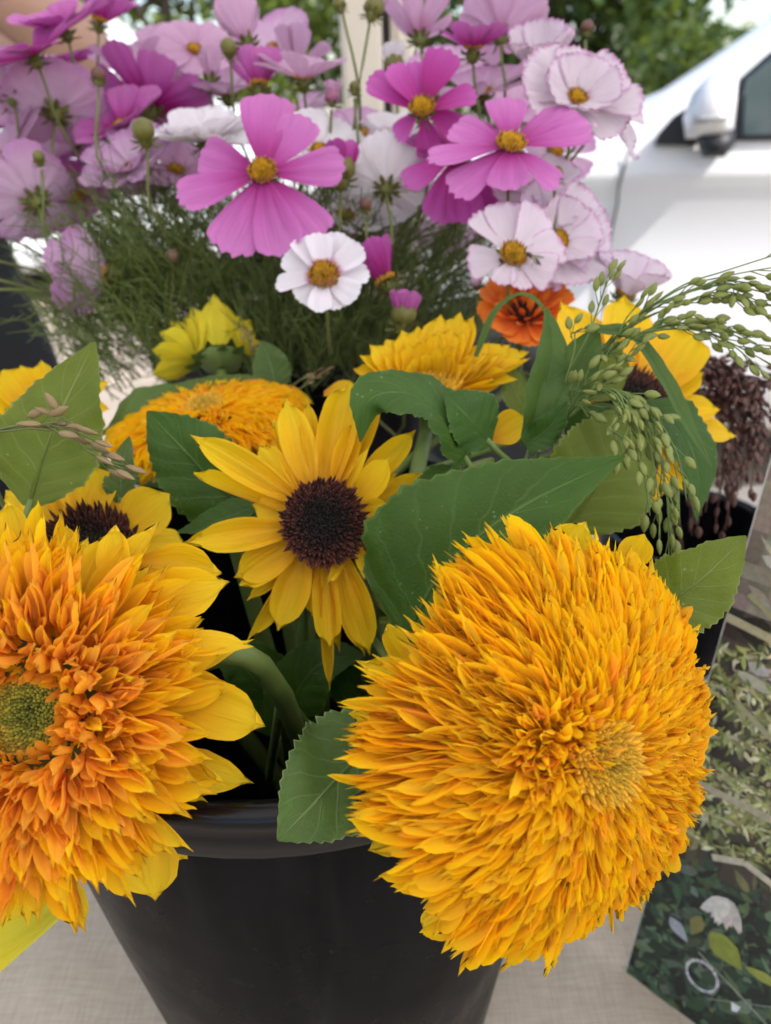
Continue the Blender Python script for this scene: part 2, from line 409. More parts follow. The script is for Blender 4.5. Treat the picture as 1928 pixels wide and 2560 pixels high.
def florets(c, f, R, n, h0, h1, r, dome, seed, col_by_r=True, bead=False, squash=1.0, jit=0.3):
    """packed disc florets: little cones on a dome in a sunflower spiral"""
    x, y, z = frame(f); rr = random.Random(seed); mb = MB()
    for i in range(n):
        q = math.sqrt((i + 0.5) / n); a = i * 2.39996
        rad = R * q
        base = Vector(c) + (x * math.cos(a) + y * math.sin(a)) * rad + z * (dome * (1 - q * q))
        h = (h0 + (h1 - h0) * q ** 3) * rr.uniform(1 - jit, 1 + jit)
        d = (z + (x * math.cos(a) + y * math.sin(a)) * (0.55 * q) + Vector((rr.uniform(-1, 1), rr.uniform(-1, 1), rr.uniform(-1, 1))) * 0.16).normalized()
        s = d.cross(Vector((.3, .8, .1))).normalized(); t = d.cross(s)
        k = 5; v = []; uv = []
        rw = r * (0.75 + 0.35 * q) * rr.uniform(.85, 1.15)
        for (rm, hh) in ((1.0, 0.0), (1.05, 0.55), (0.75 if bead else 0.55, 0.9)):
            for m_ in range(k):
                th = 6.2832 * m_ / k
                v.append(base + (s * math.cos(th) + t * math.sin(th)) * rw * rm + d * h * hh); uv.append((0.5, q))
        v.append(base + d * h * (1.0 if bead else 1.15)); uv.append((0.5, min(1, q + 0.08)))
        fs = [(l*k+m_, l*k+(m_+1) % k, (l+1)*k+(m_+1) % k, (l+1)*k+m_) for l in range(2) for m_ in range(k)]
        fs += [(2*k+m_, 2*k+(m_+1) % k, 3*k) for m_ in range(k)]
        mb.add(v, fs, uv, t=rr.random())
    return mb

# ------------------------------------------------------------------ ground, table, cloth
TZ = 0.70
def ground_mat():
    m, _, _ = newmat('pale_gravel'); n = N(m)
    tc = n.new('TexCoord').outputs['Object']
    bs = n.new('BsdfPrincipled'); out = n.new('OutputMaterial'); n.l.new(bs.outputs[0], out.inputs[0])
    c = n.ramp(n.noise(tc, 0.9, 6), [(0.3, (0.24, 0.20, 0.16)), (0.7, (0.34, 0.29, 0.23))])
    c = n.mix(n.math('MULTIPLY', n.noise(tc, 40, 4), 0.5), c, (0.30, 0.25, 0.2))
    n.l.new(c, bs.inputs['Base Color']); bs.inputs['Roughness'].default_value = 0.9
    n.l.new(n.bump(n.noise(tc, 55, 5), 0.5, 0.02), bs.inputs['Normal'])
    return m
mb = MB(); mb.add([(-250, -60, 0), (250, -60, 0), (250, 400, 0), (-250, 400, 0)], [(0, 1, 2, 3)])
tag(mb.build('ground', ground_mat(), smooth=False), kind='structure')
# paving slabs laid beyond the table, left of the van
pav = MB(); slab_m = simple('slab_stone', (0.33, 0.275, 0.215), 0.85, var=0.18, scale=3, bump=0.3, bscale=40, bdist=0.004)
mb = MB(); mb.add([(-4.2, 2.6, 0.008), (0.4, 2.6, 0.008), (0.4, 9.4, 0.008), (-4.2, 9.4, 0.008)], [(0, 1, 2, 3)])
pave = tag(mb.build('pavement', simple('pavement_bed', (0.30, 0.26, 0.21), 0.9)), kind='structure')
mb = MB(); box(mb, (-.295, -.295, 0), (.295, .295, .03)); slab_me = mb.mesh('paving_slab', slab_m, False)
for i in range(7):
    for j in range(11):
        link('paving_slab', slab_me, pave, Matrix.Translation((-3.9 + i * .61 + uni(-.004, .004), 2.95 + j * .61 + uni(-.004, .004), .009 + uni(0, .004))))

def linen():
    m, _, _ = newmat('linen'); n = N(m)
    tc = n.new('TexCoord').outputs['Object']
    bs = n.new('BsdfPrincipled'); out = n.new('OutputMaterial'); n.l.new(bs.outputs[0], out.inputs[0])
    wx = n.noise(n.mapping(tc, (900, 40, 1)), 1.0, 3); wy = n.noise(n.mapping(tc, (40, 900, 1)), 1.0, 3)
    k = n.math('ADD', n.math('MULTIPLY', wx, 0.5), n.math('MULTIPLY', wy, 0.5))
    c = n.ramp(k, [(0.30, (0.31, 0.25, 0.18)), (0.52, (0.44, 0.37, 0.285)), (0.72, (0.54, 0.47, 0.375))])
    c = n.mix(n.math('MULTIPLY', n.noise(tc, 9, 4), 0.35), c, (0.42, 0.36, 0.28))
    n.l.new(c, bs.inputs['Base Color']); bs.inputs['Roughness'].default_value = 0.9; bs.inputs['Specular IOR Level'].default_value = 0.15
    bs.inputs['Sheen Weight'].default_value = 0.2
    n.l.new(n.bump(k, 0.5, 0.0008), bs.inputs['Normal'])
    return m
tb = empty('trestle_table', (0, 0.65, 0), 'low trestle table under the linen cloth', 'table')
mb = MB(); box(mb, (-1.0, -.60, TZ - .045), (1.0, .55, TZ - .012)); wood = simple('table_wood', (0.30, 0.2, 0.11), 0.6, var=.3, scale=12)
mb.build('table_top', wood, tb, False)
for sx in (-1, 1):
    for sy in (-1, 1):
        mb = MB(); box(mb, (sx * .9 - .025, -.02 + sy * .5 - .025, 0), (sx * .9 + .025, -.02 + sy * .5 + .025, TZ - .046)); mb.build('leg', wood, tb, False)
# cloth: top with soft folds, hanging down at front and back
mb = MB(); nx, ny = 130, 130; v = []; f = []
def cloth_z(x, y):
    z = TZ + .0015 * math.sin(23 * x + 9 * y) + .0012 * math.sin(41 * y - 13 * x)
    for (ax, ay, bx, by, h, s) in ((.12, .42, .30, .18, .010, .016), (.17, .50, .40, .20, .007, .012), (.06, .3, .16, .1, .006, .012), (.30, .60, .5, .5, .006, .02), (-.22, .30, -.36, .52, .003, .02)):
        dx, dy = bx - ax, by - ay; L2 = dx * dx + dy * dy
        t = max(0, min(1, ((x - ax) * dx + (y - ay) * dy) / L2))
        d2 = (x - ax - t * dx) ** 2 + (y - ay - t * dy) ** 2
        z += h * math.exp(-d2 / (2 * s * s)) * math.sin(math.pi * min(1, max(0.02, t)) )
    return z
S = [(-1) + 2 * j / ny for j in range(ny + 1)]
for j in range(ny + 1):
    s = -0.72 + (1.3 + .24) * j / ny
    for i in range(nx + 1):
        x = -1.06 + 2.12 * i / nx
        if s < -.55: y, z = .05 + .01 * math.sin(14 * x) * min(1, (-.55 - s) * 9), TZ - (-.55 - s)
        elif s > .60: y, z = 1.22 + .02 * math.sin(11 * x) * min(1, (s - .6) * 9), TZ - (s - .60)
        else: y = .05 + (s + .55) * 1.17 / 1.15; z = cloth_z(x, y)
        v.append((x, y, z))
for j in range(ny):
    for i in range(nx):
        a = j * (nx + 1) + i; f.append((a, a + 1, a + nx + 2, a + nx + 1))
mb.add(v, f)
cl = mb.build('tablecloth', linen())
tag(cl, 'natural linen cloth spread over the trestle table with soft creases', 'tablecloth')

# ------------------------------------------------------------------ buckets
black_pl = None
def plastic():
    m, _, _ = newmat('black_plastic'); n = N(m)
    tc = n.new('TexCoord').outputs['Object']
    bs = n.new('BsdfPrincipled'); out = n.new('OutputMaterial'); n.l.new(bs.outputs[0], out.inputs[0])
    sm = n.noise(n.mapping(tc, (9, 9, 2)), 3.0, 4)
    st_ = n.noise(n.mapping(tc, (70, 70, 3)), 1.0, 4); sc_ = n.noise(tc, 55, 6, .7)
    wear = n.math('ADD', n.math('MULTIPLY', n.math('GREATER_THAN', sc_, 0.66), 0.5), n.math('MULTIPLY', n.math('SUBTRACT', st_, 0.5, True), 1.4), True)
    n.l.new(n.mix(wear, n.ramp(sm, [(0.35, (0.0025, 0.0025, 0.0035)), (0.75, (0.0060, 0.0060, 0.0075))]), (0.020, 0.019, 0.018)), bs.inputs['Base Color'])
    n.l.new(n.ramp(n.noise(tc, 30, 5), [(0.3, (0.24,) * 3), (0.8, (0.40,) * 3)]), bs.inputs['Roughness'])
    bs.inputs['Specular IOR Level'].default_value = 0.035
    n.l.new(n.bump(n.noise(n.mapping(tc, (1, 1, .3)), 60, 4), 0.15, 0.001), bs.inputs['Normal'])
    return m
black_pl = plastic()
rim_pl = simple('black_rim', (.004, .004, .005), .22, spec=.22, bump=.05, bscale=150)
def bucket(name, c, rb, rt, h, label, group=None):
    root = empty(name, c, label, 'bucket', group)
    mb = MB(); th = .0022
    lathe(mb, [(0.001, .004), (rb - .006, .004), (rb, .012), (rb + (rt - rb) * .5, h * .5), (rt - .004, h - .022)], 72)
    lathe(mb, [(rt - .004 - th, h - .003), (rb + (rt - rb) * .5 - th, h * .5), (rb - th, .016), (0.001, .010)], 72)
    mb.build('wall', black_pl, root)
    mb = MB(); lathe(mb, [(rt - .0035, h - .0225), (rt + .004, h - .0225), (rt + .0055, h - .020), (rt + .0055, h - .010), (rt + .0042, h - .007), (rt + .0062, h - .004), (rt + .005, h + .001), (rt + .001, h + .003), (rt - .004, h + .002), (rt - .0064, h - .003)], 72)
    mb.build('rim', rim_pl, root)
    return root
RIM1 = 1.075
pn = on_z(575, 1752, RIM1)
BC1 = Vector((on_z(556, 1790, RIM1).x, pn.y + .170, TZ + .004))
bk1 = bucket('bucket', BC1, .124, .170, RIM1 - TZ - .004, 'black plastic bucket holding the sunflowers on the linen cloth')
RIM2 = 1.10
pn2 = on_z(690, 803, RIM2)
BC2 = Vector((pn2.x - .03, pn2.y + .145, TZ + .004))
bk2 = bucket('bucket', BC2, .115, .150, RIM2 - TZ - .004, 'tall black bucket full of cosmos behind the sunflower bucket')
for b_, r_, hh in ((bk1, .115, .14), (bk2, .138, .30)):
    pass

def stem_to(mb, top, tdir, bc, rim, r0, r1, o, spread=.06, n=18, mi=0):
    """stem from a flower head down through the bucket mouth to its base"""
    a = uni(0, 6.28); q = spread * math.sqrt(rng.random())
    mouth = Vector((bc.x + q * math.cos(a), bc.y + q * math.sin(a), rim - .01))
    out = Vector((top.x - bc.x, top.y - bc.y, 0))
    if out.length > 1e-6: mouth += out.normalized() * min(.05, out.length * .35)
    foot = Vector((bc.x - (mouth.x - bc.x) * .6, bc.y - (mouth.y - bc.y) * .6, bc.z + .03))
    L = (top - mouth).length
    p1 = top + tdir * L * .22
    p2 = mouth.lerp(p1, .45) + Vector((0, 0, .02))
    tube(mb, rel([top, p1, p2, mouth, foot], o), r1, r0, 7, n, mi)
    return [top, p1, p2, mouth, foot]

# ------------------------------------------------------------------ leaves
LT = {'leaf': [(0, .10), (.06, .34), (.16, .80), (.28, 1), (.45, .93), (.65, .64), (.82, .34), (.94, .12), (1, .015)],
      'round': [(0, .12), (.1, .55), (.25, .92), (.42, 1), (.62, .86), (.8, .55), (.93, .22), (1, .02)],
      'blade': [(0, .55), (.2, .9), (.45, 1), (.7, .75), (.9, .3), (1, .03)]}
def leaf(root, pts, wpx, nrm, mat='leaf', tab='leaf', fold=0.25, serr=0.06, wave=0.09, ny=34, nx=12, pet=None, name='leaf', roll=0.0, curl=0.0, seed=0):
    P = [at(*p) for p in pts]
    C = [Vector(c) for c in crom(P, ny)]
    dm = sum(p[2] for p in pts) / len(pts)
    W = wpx * px(dm)
    r = random.Random(seed + int(wpx) + len(root.children)); ph = r.uniform(0, 6)
    nrm = cv(*nrm)
    v = []; f = []; uv = []
    tabx = [a for a, _ in LT[tab]]; tabw = [b for _, b in LT[tab]]
    for j in range(ny + 1):
        t = j / ny
        tg = (C[min(j + 1, ny)] - C[max(j - 1, 0)]).normalized()
        s = tg.cross(nrm).normalized(); n_ = s.cross(tg)
        a = roll * (t - .5)
        s, n_ = s * math.cos(a) + n_ * math.sin(a), n_ * math.cos(a) - s * math.sin(a)
        wd = float(np.interp(t, tabx, tabw)) * W * .5
        for i in range(nx + 1):
            u = i / nx * 2 - 1
            ww = wd
            if abs(u) == 1 and serr: ww *= 1 + serr * ((j % 2) - .5) * r.uniform(.1, 1.9)
            au = abs(u)
            h = fold * au * wd - (fold + curl) * .55 * au * au * wd + wave * wd * math.sin(t * 9 + ph + (2 if u > 0 else 0)) * au * au
            h += .075 * wd * math.sin(t * 44 - au * 11) * au * (1 - .45 * au) + .16 * wd * math.sin(t * 5 + ph * 2) * u + .05 * wd * math.sin(t * 17 + ph + 3 * u) * au
            v.append(C[j] + s * (u * ww * (1 - .10 * fold * au)) + n_ * h - Vector(root.location)); uv.append((u * .5 + .5, t))
    for j in range(ny):
        for i in range(nx):
            a = j * (nx + 1) + i
            f.append((a, a + 1, a + nx + 2, a + nx + 1))
    mb = MB(); mb.add(v, f, uv)
    # raised midrib and leaf stalk
    tube(mb, rel([c - nrm * .0006 for c in C[:int(ny * .85)]], root.location), .0016 * min(1, W / .05), .0004, 5)
    if pet is not None:
        p0 = C[0]; tg = (C[0] - C[1]).normalized()
        ms_ = MB(); tube(ms_, rel([p0 - tg * .004, p0 + tg * .02 + Vector((0, 0, -.01)), Vector(pet)], root.location), .0018, .0026, 6, 8)
        lf = mb.build(name, M[mat], root); ms_.build('leaf_stalk', M['stem'], lf); return lf
    return mb.build(name, M[mat], root)

# ------------------------------------------------------------------ sunflowers
def back_of_head(root, c, f, R, n=22, length=.5):
    """green back of the head with its ring of bracts"""
    x, y, z = frame(f); mb = MB(); prof = [(R * .12, -R * .42), (R * .45, -R * .34), (R * .8, -R * .15), (R * .92, 0.0), (R * .6, R * .02), (0.0005, R * .03)]
    k = 20; v = []; fs = []
    for (r_, h_) in prof:
        for m_ in range(k):
            a = 6.2832 * m_ / k; v.append(c + (x * math.cos(a) + y * math.sin(a)) * r_ + z * (h_ - R * .06) - Vector(root.location))
    for i in range(len(prof) - 1):
        for m_ in range(k): fs.append((i*k+m_, i*k+(m_+1) % k, (i+1)*k+(m_+1) % k, (i+1)*k+m_))
    mb.add(v, fs); mb.build('receptacle', M['stem'], root)
    var = variants('bract', M['leaf_gr'], 4, 5, lambda r: petal_grid('point', r, 4, 6, r.uniform(-.3, .1), .3, .02, sway=r.uniform(-.15, .15)))
    for m_ in range(n):
        a = 6.2832 * (m_ + uni(-.3, .3)) / n
        rd = x * math.cos(a) + y * math.sin(a)
        B = c + rd * R * .72 - z * R * .22; T = c + rd * R * (1.25 + length * uni(.5, 1.1)) - z * R * uni(.15, .5)
        add_petal(root, var[m_ % 4], pmat(B, T, R * .42, -z), 'bract')

def sunflower(name, c, d, f, label, group=None, spread=.07, bc=None):
    """root of a cut sunflower: stem from the head into the bucket"""
    C = at(c[0], c[1], d); fz = cv(*f)
    bc = BC1 if bc is None else bc
    root = empty(name, Vector((bc.x, bc.y, bc.z + .03)), label, 'sunflower', group)
    mb = MB(); path = stem_to(mb, C - fz * .012, -fz, bc, RIM1, .0058, .0045, root.location, spread, 20)
    mb.build('stem', M['stem'], root)
    return root, C, fz, path

def on_plane(x, y, c, n, off=0.0):
    r = ray(x, y); return C0 + r * ((c + n * off - C0).dot(n) / r.dot(n))
# S1: single sunflower, petals placed one by one  (base x,y, tip x,y, width; in an enlarged crop of the photograph)
def z1(x, y): return ((440 + x / 2.524) / K, (920 + y / 2.524) / K)
S1D = .400
root, C, fz, path1 = sunflower('sunflower', z1(925, 985), S1D, (.20, .08, .97), 'single yellow sunflower with a dark brown centre, open above the black bucket rim')
S1 = root
x, y, z = frame(fz)
R1 = 228 / 2.524 / K * px(S1D)
PET1 = [(770,830, 80,410,185,0,.00),(720,760, 520,490,170,1,.012),(850,760, 690,165,205,0,.002),(880,730, 830,175,110,1,.010),(950,730, 1085,75,235,0,.004),
 (1010,750, 1130,315,150,0,-.002),(1085,800, 1228,490,120,0,-.010),(1130,800, 1517,388,165,1,.004),(1160,850, 1367,566,175,0,-.006),(1180,880, 1582,645,120,1,.006),
 (1180,900, 1358,868,135,0,-.008),(1180,960, 1345,1050,130,0,-.010),(1170,1040, 1528,1437,200,1,.004),(1150,1100, 1380,1465,120,1,.010),(1165,1080, 1187,1342,110,0,-.010),
 (1110,1140, 962,1358,85,0,-.010),(1050,1190, 1222,1828,215,0,.002),(1000,1200, 1198,1832,170,1,.006),(930,1230, 985,1765,160,0,.000),(945,1250, 976,2068,78,1,.010),
 (870,1210, 862,1575,130,1,.010),(800,1180, 643,1668,215,0,.000),(760,1120, 352,1310,225,0,.000),(800,1180, 440,1480,90,1,.012),(720,1020, 68,1115,200,0,.000),(730,900, 478,850,190,1,.010),
 (1030,760, 1290,150,130,1,.016),(760,1150, 400,1385,150,1,.008),(800,800, 640,420,120,1,.012)]
var = pv('ray', 'ray', 14)
for k, (bx, by, tx, ty, wd, lay, dz) in enumerate(PET1):
    q = z1(bx, by); t = z1(tx, ty)
    # pull the base a little towards the centre, inside the disc edge
    qx, qy = z1(925 + (bx - 925) * .86, 985 + (by - 985) * .86)
    B = on_plane(qx, qy, C, fz, -.001 - .002 * lay); T = on_plane(t[0], t[1], C, fz, -.35 * dz - (.002 if dz >= 0 else -.006) + uni(-.004, .003))
    nn = cv(uni(-.12, .12), uni(-.05, .2), 1) 
    add_petal(root, var[k % len(var)], pmat(B, T, wd * 1.10 / 2.524 / K * px(S1D), nn, uni(-.18, .18) + (.9 if wd < 125 and dz < 0 else 0)))
for k in range(9):
    a = 6.2832 * (k + uni(-.3, .3)) / 9; rd = x * math.cos(a) + y * math.sin(a); L = uni(.040, .058) * (1 if math.cos(a) < .3 else .75)
    add_petal(root, rng.choice(var), pmat(C + rd * R1 * .8 - z * .004, C + rd * (R1 + L) - z * uni(.004, .014), uni(.008, .013), z, uni(-.7, .7)))
o = florets(C + z * .002, fz, R1 * 1.0, 760, .0045, .0090, .0011, R1 * .16, 3).build('disc', M['disc_dk'], root, loc=-Vector(root.location)); o['kind'] = 'stuff'
back_of_head(root, C - fz * .006, fz, R1 * .95, 20, .7)
ms = Vector(path1[2]); mw = Vector(path1[3])
leaf(root, [(872,1385,.385), (965,1230,.377), (1120,1100,.368), (1350,985,.355)], 400, (-.05, .45, .9), 'leaf', fold=.30, wave=.05, pet=mw, ny=44, nx=14)
leaf(root, [(925,1300,.412), (915,1180,.41), (950,1080,.405), (1000,985,.40)], 120, (-.55, .1, .8), 'leaf', fold=.2, pet=mw)
leaf(root, [(1010,1000,.412), (965,915,.402), (890,852,.395), (800,862,.388), (778,955,.392)], 205, (.25, .55, .7), 'leaf', fold=.25, pet=ms, ny=40, nx=14)
leaf(root, [(1060,960,.418), (1010,900,.408), (960,850,.402)], 150, (.5, .1, .8), 'leaf', tab='round', pet=ms)
leaf(root, [(995,1010,.415), (930,1055,.408), (838,1098,.402)], 88, (.1, .6, .7), 'leaf', pet=ms)
leaf(root, [(565,1120,.44), (470,1050,.437), (390,965,.432), (318,888,.43)], 205, (-.25, .25, .9), 'leaf', tab='round', fold=.2, pet=mw)
leaf(root, [(560,1090,.425), (470,1125,.425), (375,1152,.43)], 85, (0, .6, .75), 'leaf', pet=mw)
leaf(root, [(840,1240,.45), (860,1120,.45), (900,1030,.445)], 230, (.1, .1, .95), 'leaf', tab='round', pet=ms)

# ---- double ("pompon") sunflowers
def finish_double(root, order, N_big, r):
    """the petals that show largest stay single, the small inner ones are joined"""
    order.sort(key=lambda e: -e[0])
    mbs = {}
    for k, (sz, var_, Mx) in enumerate(order):
        if k < N_big: add_petal(root, var_, Mx)
        else:
            mk = var_[0].materials[0].name
            if mk not in mbs: mbs[mk] = (MB(), var_[0].materials[0])
            stuff_petal(mbs[mk][0], var_, Mx, r.random())
    for nm, (mb_, mt) in mbs.items():
        o = mb_.build('inner_petals', mt, root, loc=-Vector(root.location)); o['kind'] = 'stuff'
def outer_rays(root, C, x, y, z, R, n, w_, r, ray_, b0=.36, l0=.82, l1=1.02):
    for k in range(n):
        a = 6.2832 * (k + r.uniform(-.35, .35)) / n
        rd = x * math.cos(a) + y * math.sin(a)
        B = C + rd * R * b0 - z * R * .02
        T = C + rd * R * r.uniform(l0, l1) - z * R * r.uniform(.0, .20) + (x * r.uniform(-1, 1) + y * r.uniform(-1, 1)) * R * .06
        add_petal(root, r.choice(ray_), pmat(B, T, R * w_ * r.uniform(.75, 1.2), z, r.uniform(-.35, .35)))
def shaggy(c, d, f, Rpx, label, seed, N_big=248, dens=1.0):
    """double sunflower with a green eye: curly orange ring, longer toothed petals outwards, broad rays below"""
    root, C, fz, path = sunflower('double_sunflower', c, d, f, label)
    r = random.Random(seed); x, y, z = frame(fz); R = Rpx * px(d)
    q, cu, qo, ray_ = pv('quill', 'teddy', 14), pv('curl', 'teddy_or', 12), pv('quill', 'teddy_or', 12), pv('ray', 'ray', 14)
    back_of_head(root, C - fz * R * .10, fz, R * .45, 16, .4)
    outer_rays(root, C, x, y, z, R, 34, .19, r, pv('rayp', 'ray', 12), .36, .84, 1.05)
    order = []
    #        count, base r,      length,     lean,        width,        height, petals, jitter
    layers = [(150, (.40, .60), (.34, .46), (1.20, 1.50), (.085, .13), (.02, .08), 'q', .16),
              (190, (.34, .54), (.28, .40), (.95, 1.35), (.07, .105), (.08, .14), 'qm', .20),
              (200, (.30, .48), (.20, .30), (.55, 1.10), (.055, .085), (.10, .17), 'o', .30),
              (230, (.27, .44), (.13, .21), (.0, .95), (.04, .07), (.10, .19), 'c', .55),
              (170, (.20, .28), (.09, .14), (-.55, .35), (.028, .045), (.0, .10), 'o', .30),
              (170, (.22, .50), (.10, .18), (.2, 1.2), (.06, .09), (-.02, .06), 'o', .30)]
    for (n_, rb, ll, ln, wd, hh, kind, jt) in layers:
        n_ = int(n_ * dens)
        for i in range(n_):
            a = i * 2.39996 + r.uniform(-.2, .2) + n_
            t = r.random(); cl = .5 * math.sin(a * 4 + seed) + .5 * math.sin(a * 9 - seed)
            rd = x * math.cos(a) + y * math.sin(a); tang = z.cross(rd)
            th = ln[0] + (ln[1] - ln[0]) * t + .12 * cl
            dr = rd * math.sin(th) + z * math.cos(th)
            dr = (dr + tang * r.uniform(-jt, jt) + z * r.uniform(-jt, jt) * .5 + rd * r.uniform(-jt, jt) * .3).normalized()
            B = C + rd * R * (rb[0] + (rb[1] - rb[0]) * t) + z * R * r.uniform(*hh); L = R * r.uniform(*ll)
            nrm = (z * math.sin(th) - rd * math.cos(th) + tang * r.uniform(-.5, .5)).normalized()
            va = {'q': q, 'qm': q if r.random() < .6 else qo, 'o': qo if r.random() < .85 else q, 'c': cu if r.random() < .7 else qo}[kind]
            order.append((L * R * r.uniform(*wd), r.choice(va), pmat(B, B + dr * L, R * r.uniform(*wd), nrm, r.uniform(-.4, .4) * (2 if kind == 'c' else 1))))
    finish_double(root, order, N_big, r)
    return root, C, fz, R, path
def pompon(c, d, f, Rpx, label, seed, n=3600, N_big=268, H=.46, w0=.026, tuft=None, core=.13, rays=12):
    """dense mop of narrow petals flowing outwards from a small eye over a dome"""
    root, C, fz, path = sunflower('double_sunflower', c, d, f, label)
    r = random.Random(seed); x, y, z = frame(fz); R = Rpx * px(d)
    q, cu, qo, ray_ = pv('quill', 'teddy', 14), pv('curl', 'teddy_or', 12), pv('quill', 'teddy_or', 12), pv('ray', 'ray', 14)
    back_of_head(root, C, fz, R * .45, 16, .4)
    outer_rays(root, C, x, y, z, R, rays, .17, r, ray_, .36, .80, .98)
    hz = lambda s_: H * max(0, 1 - s_ ** 2.0) if s_ < 1 else -.25 * (s_ - 1)
    order = []
    for i in range(n):
        s_ = core + .04 + (1.0 - core) * ((i + .5) / n) ** .62
        a = i * 2.39996 + r.uniform(-.1, .1)
        s_ *= 1 + .030 * math.sin(a * 5 + seed) + .022 * math.sin(a * 11 - seed) + r.uniform(-.03, .03)
        rd = x * math.cos(a) + y * math.sin(a); tang = z.cross(rd)
        Lr = .07 + .34 * s_ * r.uniform(.65, 1.2)
        sb = max(core * .7, s_ - Lr)
        sw = .06 * math.sin(a * 6 + 9 * s_) + r.uniform(-.10, .10)
        lft = max(0.0, -math.cos(a - .25)) * min(1, s_ * 1.6) if tuft else .35          # broader, looser petals on one flank
        if lft > .3 and r.random() < .42 * lft: continue
        T = C + (rd * s_ * (1 + .05 * lft * r.uniform(-1, 1)) + z * (hz(s_) + r.uniform(-.02, .055 + .05 * lft) - .05 * s_ ** 4) + tang * sw * (.4 + s_)) * R
        B = C + (rd * sb + z * (hz(sb) * .86 - .02)) * R
        if (T - B).length < .05 * R: T = B + (z + rd * .4).normalized() * R * .09
        dr = (T - B).normalized(); nrm = (z + rd * s_ * .9 + tang * r.uniform(-.35, .35))
        nrm = (nrm - dr * nrm.dot(dr)).normalized()
        wd = R * w0 * np.interp(s_, [0, .3, 1], [.55, .9, 1.2]) * r.uniform(.75, 1.3) * (1 + .95 * lft)
        va = qo if r.random() < np.interp(s_, [0, .3, .7], [.35, .10, .02]) else q
        order.append((s_, r.choice(va), pmat(B, T, wd, nrm, r.uniform(-.45, .45))))
    if tuft:
        tc_ = C + (x * tuft[0] + y * tuft[1]) * R + z * hz(math.hypot(*tuft)) * R
        for i in range(150):
            a = i * 2.39996; q_ = math.sqrt(i / 150.) * .20
            rd = x * math.cos(a) + y * math.sin(a)
            dr = (z * 1.0 + rd * (.2 + 5 * q_) + Vector((r.uniform(-1, 1), r.uniform(-1, 1), r.uniform(-1, 1))) * .55).normalized()
            B = tc_ + rd * q_ * R - z * .06 * R; L = R * r.uniform(.11, .20)
            order.append((.1, r.choice(cu if r.random() < .25 else q), pmat(B, B + dr * L, R * r.uniform(.028, .05), (z - dr * z.dot(dr) + rd * .1).normalized(), r.uniform(-1, 1))))
    finish_double(root, order, N_big, r)
    return root, C, fz, R, path

T1, C, fz, R, pT1 = shaggy((72, 1540), .300, (-.02, .12, .99), 462, 'orange double sunflower with a green eye, shaggy petals overhanging the bucket rim', 11)
o = florets(C + fz * R * .0, fz, R * .205, 520, .0022, .0030, .00095, R * .02, 4, bead=True).build('disc', M['disc_gr'], T1, loc=-Vector(T1.location)); o['kind'] = 'stuff'
T2, C, fz, R, pT2 = pompon((1180, 1596), .307, (.40, .02, .91), 458, 'golden pompon double sunflower leaning over the bucket beside the printed picture', 5, tuft=(-.20, .06))
x, y, z = frame(fz)
o = florets(C + fz * R * .415, fz, R * .15, 300, .004, .006, .0011, R * .03, 6).build('disc', M['disc_ol'], T2, loc=-Vector(T2.location)); o['kind'] = 'stuff'
ray_ = pv('ray', 'ray', 14)
# the broad petals that stand out from its left flank and top
for (bx, by, tx, ty, wd, bd, td, rl) in ((930,1570, 748,1545, 92, .352, .352, 0), (960,1500, 812,1528, 90, .35, .36, .5), (940,1640, 803,1640, 95, .352, .35, -.2), (920,1800, 785,1768, 60, .355, .35, .3),
    (930,1770, 790,1830, 80, .355, .352, 0), (900,1700, 772,1712, 44, .352, .348, .3), (900,1460, 835,1345, 60, .356, .352, .2), (990,1420, 960,1305, 44, .36, .355, .4), (960,1470, 900,1400, 46, .355, .35, .3), (1010,1930, 915,2025, 80, .35, .348, 0), (1190,1260, 1270,1125, 125, .372, .366, .2), (1100,1290, 1010,1280, 110, .385, .385, 0), (1350,1230, 1390,1150, 80, .378, .372, 0)):
    bd -= .038; td -= .038
    add_petal(T2, rng.choice(ray_), pmat(at(bx, by, bd), at(tx, ty, td), wd * px(.314), cv(-.1, .1, 1), rl))
mwp = Vector(pT2[3])
leaf(T2, [(860,1545,.345), (775,1635,.322), (690,1725,.302), (600,1815,.290)], 265, (-.1, .2, .95), 'leaf_gr', tab='round', fold=.12, serr=.09, pet=mwp, ny=40, nx=14)
leaf(T2, [(1400,1330,.36), (1500,1265,.355), (1612,1158,.35)], 190, (.25, .3, .9), 'leaf_ol', tab='round', fold=.15, pet=mwp)
leaf(T2, [(820,1340,.40), (870,1345,.395), (905,1390,.39), (930,1450,.385)], 24, (0, .2, .9), 'leaf_ol', tab='blade', fold=.6, serr=0, pet=None, name='bract')
leaf(T2, [(880,1375,.40), (910,1395,.395), (950,1450,.39)], 52, (.2, .2, .9), 'leaf_ol', tab='blade', serr=0, name='bract')
T1p = Vector(pT1[3])
leaf(T1, [(600,1590,.47), (570,1500,.462), (520,1440,.455), (465,1420,.45)], 165, (0, .4, .9), 'leaf', tab='round', fold=.2, pet=T1p)
leaf(T1, [(600,1600,.465), (640,1500,.455), (700,1430,.447), (790,1415,.44)], 140, (.1, .45, .85), 'leaf', tab='round', fold=.25, pet=T1p)
leaf(T1, [(760,1560,.47), (810,1470,.46), (880,1400,.455)], 200, (0, .3, .9), 'leaf', tab='round', pet=T1p)
add_petal(T1, pv('ray', 'ray_back', 10)[2], pmat(at(150, 1930, .40), at(-90, 2075, .46), 150 * px(.43), cv(.1, .5, .85)))
